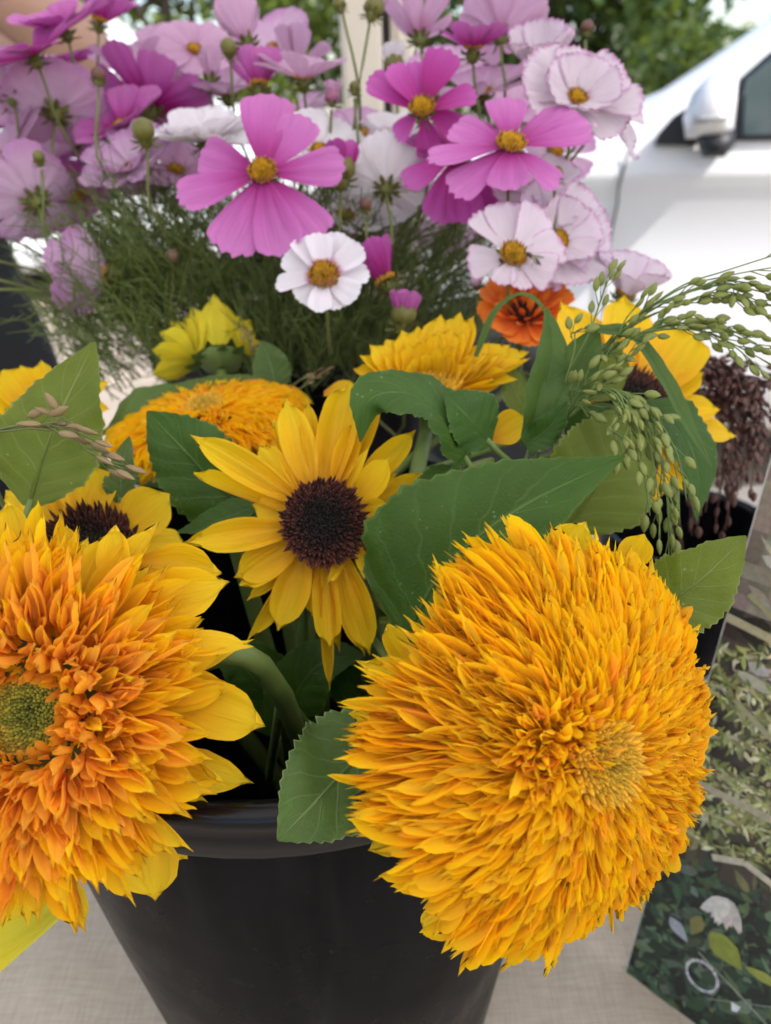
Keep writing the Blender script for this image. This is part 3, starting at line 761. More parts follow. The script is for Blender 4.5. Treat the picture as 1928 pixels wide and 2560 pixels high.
# big bottom petals of the orange one
for (bx, by, tx, ty, wd, bd, td, rl) in ((120,1870, 185,2005, 85, .345, .35, 0), (300,1780, 335,1955, 150, .345, .35, .2), (350,1500, 583,1560, 120, .34, .34, .1), (330,1620, 552,1705, 90, .34, .345, 0), (330,1400, 552,1385, 80, .335, .33, .8),
    (300,1300, 498,1262, 120, .345, .345, .1), (300,1220, 485,1230, 110, .355, .36, .2), (330,1800, 408,1860, 70, .35, .355, 0), (30,1850, 0,2010, 120, .345, .35, 0), (250,1300, 250,1130, 80, .345, .35, 0), (150,1230, 140,1130, 60, .345, .35, .2), (60,1240, 20,1080, 100, .345, .35, 0)):
    bd -= .035; td -= .035
    add_petal(T1, rng.choice(pv('rayp', 'ray', 12)), pmat(at(bx, by, bd), at(tx, ty, td), wd * px(.31), cv(uni(-.2, .2), uni(-.1, .2), 1), rl))

T3, C, fz, R, pT3 = pompon((455, 920), .515, (-.12, .84, .52), 228, 'flat orange double sunflower tipped upwards, between the grey-green leaf and dark-centred sunflower', 23, n=1100, N_big=270, H=.26, w0=.05, rays=16, core=.18)
o = florets(C + fz * R * .20, fz, R * .20, 260, .003, .004, .0010, R * .03, 8).build('disc', M['disc_ol'], T3, loc=-Vector(T3.location)); o['kind'] = 'stuff'
leaf(T3, [(235,925,.53), (330,870,.535), (450,830,.54), (570,812,.545)], 110, (0, .7, .7), 'leaf_gr', pet=Vector(pT3[2]))
leaf(T3, [(600,850,.56), (585,790,.56), (565,735,.56)], 85, (0, 0, 1), 'leaf_gr', tab='round', pet=Vector(pT3[2]))

def ringed(c, d, f, tips, label, disc_r, mat='ray', disc='disc_dk', wdef=85, shape='ray', bases=None, group=None, name='sunflower', dn=420, nb=14):
    """sunflower whose petals end at given picture points"""
    root, C, fz, path = sunflower(name, c, d, f, label, group)
    var = pv(shape, mat, 10); x, y, z = frame(fz); R = disc_r * px(d)
    for (tx, ty, wd, dt) in tips:
        T = at(tx, ty, d + dt)
        rd = T - C; rd = rd - fz * rd.dot(fz); rd.normalize()
        B = C + rd * R * .8 - fz * .002
        add_petal(root, rng.choice(var), pmat(B, T, wd * 1.15 * px(d), fz, uni(-.2, .2)))
    if disc:
        o = florets(C, fz, R, dn, .003, .0085, .0011, R * .15, 9).build('disc', M[disc], root, loc=-Vector(root.location)); o['kind'] = 'stuff'
    back_of_head(root, C, fz, R * (.8 if nb < 14 else 1), nb, .6 if nb == 14 else .2)
    return root, C, fz, path
# S2 behind the orange one, dark centre
S2, C, fz, p2 = ringed((188, 1200), .415, (.03, .42, .9), [(190,1000,110,.02), (130,1035,60,.025), (245,1030,75,.02), (365,1060,105,.01), (405,1180,85,.0), (60,1020,100,.02), (120,1000,80,.03), (20,1060,90,.02), (-30,1160,90,0), (330,1290,90,-.02)],
   'yellow sunflower with a dark brown centre half hidden behind the orange double one', 104)
leaf(S2, [(62,1095,.385), (95,985,.385), (140,870,.39), (205,738,.40)], 225, (.1, .2, .95), 'leaf_ol', tab='round', fold=.15, pet=Vector(p2[2]), ny=40, nx=14)
leaf(S2, [(262,1090,.43), (262,1020,.43), (280,942,.435)], 82, (-.2, .3, .9), 'leaf_gr', tab='round', pet=Vector(p2[2]))
leaf(S2, [(190,1060,.44), (175,1000,.44), (150,935,.445)], 115, (.2, .2, .9), 'leaf_gr', tab='round', pet=Vector(p2[2]))
# S3 upper middle, rows of narrow petals
tips = [(760,800,55,0), (772,770,58,0), (795,745,58,.005), (835,730,60,.008), (865,712,62,.01), (905,700,66,.012), (950,675,72,.015), (992,670,75,.015), (1025,680,60,.015), (1060,740,70,.01), (1105,738,66,.01), (1148,750,60,.01), (1150,775,60,0), (1120,810,60,-.01), (1080,830,60,-.01)]
S3, C, fz, p3 = ringed((925, 838), .500, (.02, .80, .60), tips + [(t[0] * .75 + 925 * .25, t[1] * .78 + 838 * .22, 44, t[3] * .5 - .004) for t in tips] + [(t[0] * .5 + 940 * .5, t[1] * .55 + 838 * .45, 30, -.004) for t in tips],
   'yellow sunflower with several rows of narrow petals, facing up behind a folded leaf', 62, disc='disc_ol', dn=200)
leaf(S3, [(1150,850,.52), (1095,815,.515), (1030,800,.51)], 60, (0, .6, .8), 'leaf_gr', pet=Vector(p3[2]))
leaf(S3, [(1150,900,.50), (1120,860,.50), (1100,790,.505)], 95, (.3, .2, .9), 'leaf_ol', tab='round', pet=Vector(p3[2]))
# petals that peep out between the leaves
add_petal(S3, rng.choice(ray_), pmat(at(1062, 945, .44), at(1140, 905, .43), 78 * px(.435), cv(0, .2, 1), .1))
add_petal(S3, rng.choice(ray_), pmat(at(700, 850, .51), at(775, 835, .505), 46 * px(.5), cv(0, .6, .8)))
# S4 pale yellow, seen from behind
S4, C, fz, p4 = ringed((478, 775), .60, (-.10, .62, -.30), [(467,638,72,0), (395,680,62,0), (345,712,64,-.01), (326,760,62,-.012), (325,815,60,-.01), (432,690,55,0), (525,680,62,0), (562,735,50,-.005), (500,700,40,.01), (360,690,58,0), (420,660,60,0), (545,690,56,0), (335,790,56,-.01), (370,745,50,-.01)],
   'pale lemon sunflower turned away, showing its green back', 70, mat='ray_back', disc=None, nb=8, shape='rayp')
leaf(S4, [(455,800,.60), (450,765,.595), (430,735,.59)], 62, (0, .2, 1), 'leaf_gr', tab='round', pet=None, name='bract')
# S5 left edge behind the big leaf
S5, C, fz, p5 = ringed((90, 900), .52, (-.2, .7, .65), [(0,800,70,0), (45,785,64,.01), (85,775,60,.012), (-10,850,60,0), (235,820,70,.01), (240,880,60,0), (205,800,50,.01), (200,930,60,-.01), (230,920,50,0), (10,900,60,-.01)],
   'yellow sunflower partly hidden behind a large veined leaf at the table edge', 70, disc='disc_dk')
# S6 right, behind the millet
S6, C, fz, p6 = ringed((1370, 880), .50, (.25, .50, .80), [(1215,642,118,.02), (1170,720,95,.02), (1150,800,90,.01), (1160,840,80,.0), (1345,635,130,.03), (1420,690,110,.03), (1500,715,120,.02), (1520,800,60,.01), (1560,880,70,0), (1595,940,90,0), (1545,1035,95,-.01), (1480,1060,80,-.01), (1270,700,80,.02), (1400,1100,85,-.03), (1420,1075,60,-.03)],
   'large yellow sunflower behind the arching millet, its centre hidden by leaves', 95, disc='disc_dk')
leaf(S6, [(1225,1145,.415), (1290,1050,.415), (1340,960,.42), (1385,870,.425)], 250, (.1, .25, .95), 'leaf_ol', tab='round', fold=.1, pet=None, ny=40, nx=14)
leaf(S6, [(1395,865,.435), (1465,920,.43), (1505,1010,.43), (1505,1125,.43)], 150, (.3, .3, .9), 'leaf', fold=.2, pet=None)
leaf(S6, [(1250,985,.43), (1290,930,.43), (1350,880,.435)], 130, (0, .3, .9), 'leaf', tab='round', pet=None)
leaf(S6, [(1330,860,.46), (1290,800,.46), (1260,730,.465)], 150, (0, .3, .9), 'leaf_ol', tab='round', pet=Vector(p6[2]))

# orange flower head with dark quills
oc = at(1135, 680, .54); of = cv(.05, .62, .75)
root = empty('zinnia', Vector((BC1.x, BC1.y, BC1.z + .03)), 'orange flower with dark streaks between its petals, below the white cosmos', 'flower')
mb = MB(); stem_to(mb, oc - of * .012, -of, BC1, RIM1, .004, .003, root.location); mb.build('stem', M['stem'], root)
x, y, z = frame(of); vo = pv('strap', 'orange_fl', 8)
for k in range(16):
    a = 6.2832 * k / 16
    rd = x * math.cos(a) + y * math.sin(a)
    T = oc + rd * 108 * px(.54) + z * (.012 if math.sin(a) > 0 else .002)
    add_petal(root, vo[k % 8], pmat(oc + rd * .006, T, 64 * px(.54), z, uni(-.2, .2)))
for k in range(34):
    a = k * 2.4; q = math.sqrt(k / 34.) * .024
    rd = x * math.cos(a) + y * math.sin(a)
    add_petal(root, vo[k % 8], pmat(oc + rd * q * .5, oc + rd * q * 1.25 + z * (.018 - q * .25), .0048, z - rd * .5, uni(-.4, .4)))
florets(oc + z * .001, of, .008, 50, .004, .006, .0013, .004, 21).build('disc', M['anther'], root, loc=-Vector(root.location))['kind'] = 'stuff'

# ------------------------------------------------------------------ cosmos
CG = 'cosmos in the tall bucket'
def cosmos_base(c, d, f, label, group=None, name='cosmos', sepal=1.0, Rm=.04, stem_dir=None):
    C = at(c[0], c[1], d); fz = cv(*f)
    root = empty(name, Vector((BC2.x, BC2.y, BC2.z + .03)), label, 'flower' if name == 'cosmos' else 'bud', group)
    mb = MB(); sd = -fz if stem_dir is None else cv(*stem_dir)
    stem_to(mb, C - fz * .007, (sd * .8 + Vector((0, 0, -.6))).normalized(), BC2, RIM2, .0016, .0011, root.location, .09, 16); mb.build('stem', M['cstem'], root)
    x, y, z = frame(fz); mb = MB()
    v = []; fs = []; k = 12; prof = [(.0012, -.0085), (.0035, -.0075), (.0052, -.004), (.0056, .0), (.003, .001)]
    for (r_, h_) in prof:
        for m_ in range(k):
            a = 6.2832 * m_ / k; v.append(C + ((x * math.cos(a) + y * math.sin(a)) * r_ + z * (h_ - .001)) * sepal - root.location)
    for i in range(len(prof) - 1):
        for m_ in range(k): fs.append((i*k+m_, i*k+(m_+1) % k, (i+1)*k+(m_+1) % k, (i+1)*k+m_))
    mb.add(v, fs)
    rr = random.Random(int(c[0]) * 7 + int(c[1]))
    for m_ in range(8):
        a = 6.2832 * (m_ + .5) / 8; rd = x * math.cos(a) + y * math.sin(a)
        g = petal_grid('point', rr, 3, 4, rr.uniform(-.4, .1), .2, 0)
        A = np.array(pmat(C + rd * .004 * sepal - z * .004 * sepal, C + rd * .0115 * sepal - z * rr.uniform(.000, .003) * sepal, .0040 * sepal, -z))
        mb.add(np.array(g[0]) @ A[:3, :3].T + A[:3, 3] - np.array(root.location), g[1], g[2])
        g = petal_grid('point', rr, 2, 4, rr.uniform(-.4, .2), .2, 0)
        A = np.array(pmat(C + rd * .004 * sepal - z * .006 * sepal, C + rd * .0125 * sepal - z * rr.uniform(.006, .010) * sepal, .0018 * sepal, -z))
        mb.add(np.array(g[0]) @ A[:3, :3].T + A[:3, 3] - np.array(root.location), g[1], g[2])
    mb.build('calyx', M['calyx'], root)
    return root, C, fz
def eye(root, C, fz, R, dark=True):
    florets(C + fz * .0008, fz, R, 130, .0022, .0034, .00062, R * .28, 5).build('disc', M['disc_ye'], root, loc=-Vector(root.location))['kind'] = 'stuff'
    if dark:
        x, y, z = frame(fz); mb = MB(); rr = random.Random(3)
        for k in range(26):
            a = k * 2.4; q = R * rr.uniform(.72, 1.02); p = C + (x * math.cos(a) + y * math.sin(a)) * q + z * rr.uniform(.0030, .0045)
            tube(mb, rel([p - z * .002, p, p + z * .0012], root.location), .00045, .00035, 5)
        mb.build('anthers', M['anther'], root)['kind'] = 'stuff'
def cosmos(c, d, f, R, mat, label, group=None, n=8, cup=.10, shape='cos', w=.62, rows=1, eyeR=.0062, sepal=1.0, droop=0.0, rot=None, gap=()):
    root, C, fz = cosmos_base(c, d, f, label, group, sepal=sepal)
    x, y, z = frame(fz); Rm = R * 1.14 * px(d); var = pv(shape, mat, 8); r0 = uni(0, 6.28) if rot is None else rot
    for row in range(rows):
        nn = n if row == 0 else max(5, n - 1)
        for k in range(nn):
            if k in gap and row == 0: continue
            a = r0 + 6.2832 * (k + .5 * row + uni(-.13, .13)) / nn
            cu = cup + row * .35 + uni(-.10, .10)
            rd = x * math.cos(a) + y * math.sin(a)
            dr = rd * math.cos(cu) + z * math.sin(cu)
            nr = z * math.cos(cu) - rd * math.sin(cu)
            L = Rm * uni(.90, 1.06) * (1 - .28 * row)
            add_petal(root, rng.choice(var), pmat(C + rd * .0035 + z * .0008 * (k % 2), C + dr * L + z * (.0015 * (k % 2)), Rm * w * 1.08 * uni(.9, 1.12) * (1 - .15 * row), nr, uni(-.18, .18)))
    if fz.dot(-F) > -.15: eye(root, C, fz, eyeR)
    return root, C, fz
def cosmos_tips(c, d, f, tips, mat, label, eyeR, shape='cos', group=None):
    """open cosmos whose petals end at given picture points (x, y, width, extra depth)"""
    root, C, fz = cosmos_base(c, d, f, label, group)
    x, y, z = frame(fz); var = pv(shape, mat, 8)
    for k, (tx, ty, wd, dd) in enumerate(tips):
        T = at(tx, ty, d + dd); rd = (T - C); rd = (rd - z * rd.dot(z)).normalized()
        nr = (z - rd * (T - C).normalized().dot(z)).normalized()
        T = C + (T - C) * 1.09
        add_petal(root, var[k % 8], pmat(C + rd * .003 - z * .0015 * (k % 2), T - z * (.004 if k % 2 else -.001), wd * .90 * px(d), nr, (.16 if k % 2 else -.16) + uni(-.12, .12)))
    eye(root, C, fz, eyeR)
    return root, C, fz
hero = cosmos_tips
hero((568,373), .520, (.0, .22, .97), [(575,205,135,.012), (655,255,125,.006), (735,362,100,0), (690,500,125,-.004), (605,540,125,-.008), (490,530,125,-.008), (398,437,115,-.004), (440,330,100,.006)], 'c_pink',
     'large flat pink cosmos with a yellow eye, fully open above the white crimson-eyed one', .0086)
hero((1103,313), .515, (.05, .50, .86), [(1090,208,110,.025), (1215,232,100,.022), (1262,278,110,.012), (1205,385,95,-.004), (1095,405,105,-.012), (985,400,90,-.010), (935,355,95,-.002), (985,270,100,.012)], 'c_pink',
     'wide pink cosmos with pointed outer petals, overlapping a darker magenta one', .0090)
hero((912,235), .555, (-.10, .35, .93), [(960,112,90,-.01), (1020,185,85,-.012), (1000,290,80,.01), (930,330,70,.012), (845,150,75,-.006), (800,165,70,.0), (860,300,75,.012), (890,130,70,-.004)], 'c_mag',
     'deep magenta cosmos with cupped petals and orange yellow eye', .0082)
hero((985,335), .565, (.05, .45, .88), [(880,395,105,0), (955,460,100,-.01), (1010,470,90,-.01), (1085,450,95,-.008), (890,300,90,.01), (960,255,90,.015), (1075,290,90,.012)], 'c_mag',
     'magenta cosmos tucked beneath the wide pink cosmos', .0075)
hero((700,597), .505, (.02, .22, .97), [(690,508,66,0), (735,505,66,.004), (780,540,66,.002), (793,590,66,0), (770,640,66,-.004), (722,662,62,-.006), (688,672,60,-.008), (645,640,60,-.004), (600,612,52,.0), (618,552,62,.004), (650,520,66,.006)], 'c_white',
     'small white cosmos with a crimson ring round its yellow eye', .0092, shape='strap')
H6 = hero((1108,552), .505, (.12, .25, .96), [(1030,470,92,.006), (1090,440,105,.006), (1170,455,100,.008), (1215,520,105,.002), (1195,590,100,-.002), (1135,615,66,-.01), (1085,610,60,-.008), (1018,560,90,0)], 'c_pico',
     'white cosmos with a small striped hoverfly on its petal', .0082)
TALL = [
 # c, depth, facing, R, material, label, extra
 ((1205,520), .545, (.35,.15,.9), 120, 'c_pico', 'broad frilled white cosmos edged mauve, behind the one carrying the hoverfly', dict(shape='frill', rows=2, n=8, w=.75)),
 ((1165,425), .56, (.15,.45,.85), 105, 'c_pico', 'white cosmos with pale mauve rim beneath the wide pink one', dict(shape='cos', w=.7)),
 ((1245,215), .56, (.15,.35,.9), 125, 'c_pico', 'frilly white cosmos with a magenta rim and inner petals, beside the van mirror', dict(shape='frill', rows=2, n=8, w=.72)),
 ((1330,240), .60, (.75,.1,.55), 100, 'c_pico', 'white cosmos with toothed mauve petal tips reaching towards the van door', dict(shape='frill', n=7, w=.7)),
 ((1165,150), .60, (-.1,.6,.7), 90, 'c_pico', 'pale cosmos with tall overlapping petals above the frilly white one', dict(shape='frill', n=8, cup=.7, w=.75)),
 ((905,78), .66, (-.05,.9,-.25), 100, 'c_pale', 'pale pink cosmos with narrow strap petals against the cream post', dict(n=6, cup=.75, w=.42, shape='strap')),
 ((1082,75), .64, (.1,.9,-.30), 105, 'c_pale', 'pale pink cosmos seen from below its calyx, with a stem crossing in front', dict(n=7, cup=.45, w=.6)),
 ((1022,108), .60, (.0,.85,.40), 78, 'c_pink', 'small pink cosmos with crimson stamens above the deep magenta one', dict(n=8, cup=.45)),
 ((655,172), .62, (.0,.80,.55), 98, 'c_pale', 'pale pink half-cupped cosmos with an orange eye, standing before the cream post', dict(n=8, cup=.45, w=.5)),
 ((532,88), .64, (-.30,.85,-.20), 85, 'c_pale', 'pink cosmos shaped like a shuttlecock against the sunlit tree', dict(n=6, cup=1.0, w=.5)),
 ((455,170), .62, (-.05,.95,-.20), 66, 'c_pale', 'closed pink cosmos cup on an olive calyx beside the white car', dict(n=6, cup=1.25, w=.5)),
 ((560,190), .63, (-.1,.95,-.05), 80, 'c_pink', 'rosy pink cosmos cup behind the large flat pink one', dict(n=7, cup=.9, w=.5)),
 ((640,150), .68, (.3,.9,.1), 80, 'c_pale', 'pale cosmos rising behind the half-cupped pale pink one', dict(n=7, cup=.8, w=.5)),
 ((72,122), .56, (-.35,.72,.60), 135, 'c_pink', 'lavender pink cosmos with a crumbly yellow eye beside the bare arm', dict(n=8, cup=.20, w=.66)),
 ((140,66), .60, (-.2,.75,.60), 100, 'c_pink', 'pink cosmos with crimson stamens partly behind another, before the bare arm', dict(n=8, cup=.35, w=.62)),
 ((215,48), .66, (.2,.8,.3), 80, 'c_pink', 'soft violet cosmos with upright petals against the bare arm', dict(n=6, cup=.8, w=.7)),
 ((122,240), .60, (-.10,.80,-.45), 100, 'c_lav', 'whitish mauve cosmos seen from behind, olive calyx towards the viewer', dict(n=8, cup=.2, w=.7, sepal=1.25)),
 ((25,205), .60, (-.4,.8,-.3), 90, 'c_lav', 'whitish cosmos seen from behind at the edge of the bunch', dict(n=8, cup=.2, w=.66, sepal=1.3)),
 ((325,232), .64, (.1,.92,-.15), 125, 'c_pink', 'rosy cosmos seen from below in front of the white car', dict(n=8, cup=.25, w=.52, sepal=1.4)),
 ((285,165), .68, (-.1,.8,.4), 95, 'c_pale', 'dusky pink cosmos beside the white car with petals in a narrow V', dict(n=6, cup=.55, w=.55)),
 ((262,275), .60, (-.3,.5,.7), 100, 'c_pink', 'pink cosmos behind a green bud, petals overlapping the pale double one', dict(n=8, cup=.3, w=.62)),
 ((285,365), .56, (-.25,.50,.82), 105, 'c_lav', 'pale lavender cosmos with crowded petals and no clear eye', dict(shape='frill', n=9, rows=2, w=.55, cup=.25, eyeR=.003)),
 ((440,305), .55, (-.05,.75,.55), 108, 'c_plain', 'creamy white ruffled cosmos touching the large flat pink one', dict(shape='frill', n=9, rows=2, w=.75, cup=.2, eyeR=.003)),
 ((238,592), .54, (-.90,.12,-.12), 118, 'c_lav', 'pale lavender cosmos turned sideways on a curved stem above the paving', dict(n=10, cup=.72, w=.55, sepal=1.25)),
 ((75,432), .58, (-.55,.55,-.45), 100, 'c_lav', 'streaky lavender cosmos seen from behind with dark calyx', dict(n=8, cup=.2, w=.6, sepal=1.25)),
 ((170,430), .64, (-.2,.3,.8), 105, 'c_pink', 'violet pink cosmos deep in the bunch below the crowded lavender one', dict(n=8, cup=.2, w=.7)),
 ((20,330), .60, (-.5,.4,.7), 110, 'c_pale', 'violet washed cosmos cut by the edge of the bunch', dict(n=8, cup=.2, w=.66)),
 ((160,300), .66, (-.2,.5,.7), 100, 'c_pale', 'pale pink cosmos in the middle of the crowded side of the bunch', dict(n=8, cup=.2, w=.66)),
 ((400,215), .70, (.1,.8,.3), 85, 'c_pink', 'rose cosmos low behind the creamy ruffled one', dict(n=8, cup=.3, w=.6)),
 ((835,405), .59, (.0,.60,-.55), 95, 'c_plain', 'white cosmos seen from behind between the two big pink ones', dict(n=8, cup=.3, w=.7)),
 ((860,315), .63, (-.1,.7,.4), 90, 'c_plain', 'white cosmos beneath the deep magenta one, petals raised', dict(n=8, cup=.6, w=.6)),
 ((745,470), .62, (.2,.5,.6), 80, 'c_plain', 'small white cosmos half hidden behind the large flat pink one', dict(n=8, cup=.2, w=.66)),
 ((690,330), .60, (.2,.4,.8), 100, 'c_plain', 'white cosmos peeping from under the large pink petals', dict(n=8, cup=.2, w=.66)),
 ((1350,636), .56, (.20,.75,.55), 92, 'c_pico', 'white cosmos behind the millet with an orange eye', dict(n=7, cup=.75, w=.75)),
 ((835,610), .56, (-.45,.85,.0), 90, 'c_mag', 'dark magenta cosmos half open beside the small white one', dict(n=6, cup=1.05, w=.45)),
 ((1045,205), .66, (-.2,.6,.5), 95, 'c_lav', 'faint lavender cosmos in shade between the two big pink ones', dict(n=8, cup=.3, w=.6)),
 ((380,370), .64, (.2,.5,.6), 95, 'c_pale', 'pale mauve cosmos behind the petals of the large flat one', dict(n=8, cup=.25, w=.62)),
 ((490,205), .70, (-.1,.7,.5), 80, 'c_lav', 'mauve cosmos standing between the white car and the large flat one', dict(n=8, cup=.4, w=.6)),
]
for (c, d, f, R, mat, lab, kw) in TALL:
    if c[0] < 470: d += .07
    cosmos(c, d, f, R, mat, lab, **kw)
FILL = [((420,110),'c_pale'), ((350,140),'c_pale'), ((480,300),'c_pale'), ((590,110),'c_lav'), ((780,290),'c_lav'), ((960,160),'c_lav'), ((1110,240),'c_pale'), ((1200,330),'c_lav'), ((640,250),'c_lav'), ((80,200),'c_pale'), ((150,140),'c_pink'), ((300,235),'c_pink'), ((430,400),'c_lav'), ((790,520),'c_pale'), ((960,520),'c_lav'), ((40,270),'c_pink'), ((110,330),'c_pink'), ((210,330),'c_pink'), ((60,390),'c_pale'), ((230,440),'c_pale'), ((330,300),'c_pale'), ((190,215),'c_pink'), ((130,465),'c_pink'), ((10,460),'c_pale'), ((350,400),'c_pale')]
for k, (c, mt) in enumerate(FILL):
    lab = {'c_pink': 'violet pink cosmos deep in the crowded back of the bunch', 'c_lav': 'lavender white cosmos deep in the crowded back of the bunch', 'c_pale': 'pale pink cosmos deep in the crowded back of the bunch'}[mt]
    cosmos(c, .76 + .03 * (k % 3), (uni(-.4, .2), uni(.2, .8), uni(.3, .9)), uni(70, 100), mt, lab, 'cosmos crowded at the back of the bunch', n=8, cup=.2, w=.66)
# buds
def bud(c, d, f, r, tint, label, group='cosmos buds', petals=None, name='cosmos_bud'):
    root, C, fz = cosmos_base(c, d, f, label, group, name=name, sepal=max(.55, r / 26))
    x, y, z = frame(fz); rm = r * px(d); mb = MB(); k = 10; v = []; fs = []
    prof = [(.55, -.85), (.95, -.3), (1.0, .2), (.8, .7), (.4, 1.0), (.05, 1.08)]
    for (q, h) in prof:
        for m_ in range(k):
            a = 6.2832 * m_ / k; v.append(C + (x * math.cos(a) + y * math.sin(a)) * rm * q * (1 + .06 * (m_ % 2)) + z * rm * (h + .4) - root.location)
    for i in range(len(prof) - 1):
        for m_ in range(k): fs.append((i*k+m_, i*k+(m_+1) % k, (i+1)*k+(m_+1) % k, (i+1)*k+m_))
    mb.add(v, fs); mb.build('bud', simple('bud_skin', tint, .5, var=.4, scale=200), root)
    if petals:
        var = pv('strap', petals, 8)
        for m_ in range(7):
            a = 6.28 * m_ / 7; rd = x * math.cos(a) + y * math.sin(a)
            add_petal(root, var[m_], pmat(C + rd * rm * .5, C + rd * rm * 1.0 + z * rm * 2.3, rm * 1.3, rd, uni(-.2, .2)))
OL, BRN, PKB = (.12, .11, .02), (.11, .045, .03), (.30, .10, .18)
for (c, d, f, r, t, lab, pt) in [
 ((1268,65), .60, (.1,.9,.2), 17, BRN, 'dark maroon cosmos bud alone against the trees', None),
 ((1203,380), .53, (.1,.8,.4), 17, OL, 'olive cosmos bud at the shoulder of the wide pink cosmos', None),
 ((766,192), .60, (0,1,.1), 14, OL, 'small square green bud against the cream post', None),
 ((312,292), .54, (0,.6,.6), 30, OL, 'fat green cosmos bud above the crowded lavender cosmos', None),
 ((790,447), .54, (0,.6,.6), 17, BRN, 'brownish bud in front of the white back-turned cosmos', None),
 ((372,560), .60, (0,.8,.4), 18, (.25,.14,.10), 'faded tan bud with thread-like bracts in the feathery leaves', None),
 ((718,215), .60, (.1,.9,.3), 16, PKB, 'half-open rosy bud on a lime calyx under the half-cupped flower', 'c_pale'),
 ((1030,612), .55, (-.1,.8,.5), 16, (.5,.3,.42), 'pale pink bud below the flower with the hoverfly', None),
 ((738,378), .56, (.05,.95,.2), 30, OL, 'rosy magenta cup-shaped bud beside the large flat pink cosmos', 'c_mag'),
 ((872,690), .53, (.1,.9,.35), 27, OL, 'bright magenta bud opening just above the yellow sunflower rows', 'c_pink'),
 ((852,150), .66, (0,1,.1), 22, OL, 'cream coloured bud opening beside the cream post', 'c_plain'),
 ((735,15), .62, (-.3,.9,0), 18, OL, 'olive bud on the forked stem, its plainer tip', None),
 ((806,25), .62, (.3,.9,0), 22, OL, 'pink tipped bud on the forked stem', 'c_pale'),
 ((213,170), .60, (0,1,.1), 20, BRN, 'dark bud with a pinkish tip beside the back-turned white cosmos', None),
 ((495,110), .62, (0,.6,.7), 22, OL, 'olive bud between two pink cups by the white car', None),
 ((85,345), .58, (0,.8,.5), 16, OL, 'small dark bud among the streaky lavender petals', None),
 ((672,770), .68, (0,.8,.5), 14, (.22,.20,.02), 'tiny yellowish bud low inside the tall bucket', None),
]: bud(c, d, f, r * (.8 if pt is None else 1), t, lab, None, pt)

# hoverfly on the white cosmos
hp = at(1152, 562, .498)
hf = empty('hoverfly', hp, 'small striped hoverfly sitting on a white cosmos petal', 'insect')
ax = (RT * .72 - UP * .66 + F * -.1).normalized(); hz = cv(.1, .3, .95)
mb = MB(); pts = [hp - ax * .006 + hz * .0015, hp - ax * .0042 + hz * .0018, hp - ax * .002 + hz * .002, hp + hz * .002, hp + ax * .003 + hz * .0016, hp + ax * .006 + hz * .001]
rr = [.0008, .0013, .0015, .0013, .0015, .0004]; v = []; fs = []
s1 = ax.cross(hz).normalized(); s2 = hz
for p, r_ in zip(pts, rr):
    for k in range(8):
        a = 6.2832 * k / 8; v.append(p + (s1 * math.cos(a) + s2 * math.sin(a) * .8) * r_ - hp)
for i in range(5):
    for k in range(8): fs.append((i*8+k, i*8+(k+1) % 8, (i+1)*8+(k+1) % 8, (i+1)*8+k))
mb.add(v, fs)
for sd in (-1, 1):
    for q in (-.003, -.001, .001): tube(mb, rel([hp + ax * q + hz * .0014, hp + ax * q * 1.5 + s1 * sd * .0028 + hz * .001, hp + ax * q * 1.8 + s1 * sd * .0036 - hz * .001], hp), .00014, .0001, 4)
mb.build('body', simple('hoverfly_body', (.03, .022, .012), .35, var=.9, scale=500), hf)
vw = variants('wing', simple('hoverfly_wing', (.16, .13, .10), .3), 1, 2, lambda r: petal_grid('oval', r, 4, 6, .05, .0, 0))
for sd in (-1, 1): add_petal(hf, vw[0], pmat(hp - ax * .002 + hz * .003, hp + ax * .005 + s1 * sd * .0042 + hz * .0032, .0024, hz), 'wing')

# feathery cosmos leaves
mb = MB(); fr = random.Random(31)
def thread(p, q, r, bow, n=4, t=0):
    m_ = (p + q) * .5 + bow
    tube(mb, [p, p * .5 + m_ * .5 + bow * .2, m_, q * .5 + m_ * .5 + bow * .15, q], r, r * .45, 3, None, 0, t, False)
def rv(s): return Vector((fr.uniform(-1, 1), fr.uniform(-1, 1), fr.uniform(-1, 1))) * s
for k in range(470):
    X = fr.uniform(215, 1060) if k % 5 else fr.uniform(70, 330); Yp = fr.triangular(440, 805, 690) if k % 4 else fr.uniform(400, 600)
    d = fr.uniform(.58, .80)
    p = at(X + (640 - X) * .25, Yp + 90, d + .02); q = at(X + fr.uniform(-30, 30), Yp - fr.uniform(10, 80), d)
    if p.z < RIM2 - .04: p.z = RIM2 - .04
    t = fr.random(); ax_ = q - p
    thread(p, q, .0008, rv(.012), t=t)
    for m_ in range(9):
        s = .15 + .85 * m_ / 9; b = p.lerp(q, s) + rv(.002)
        e = b + ax_.normalized() * fr.uniform(.012, .032) + rv(.024)
        thread(b, e, .00055, rv(.005), t=t)
        for _ in range(2):
            b2 = b.lerp(e, fr.uniform(.3, .7)); thread(b2, b2 + (e - b).normalized() * .012 + rv(.012), .00045, rv(.002), t=t)
ff = mb.build('cosmos_foliage', M['feather'])
tag(ff, 'fine feathery green cosmos foliage filling the tall bucket', 'foliage', kind='stuff')
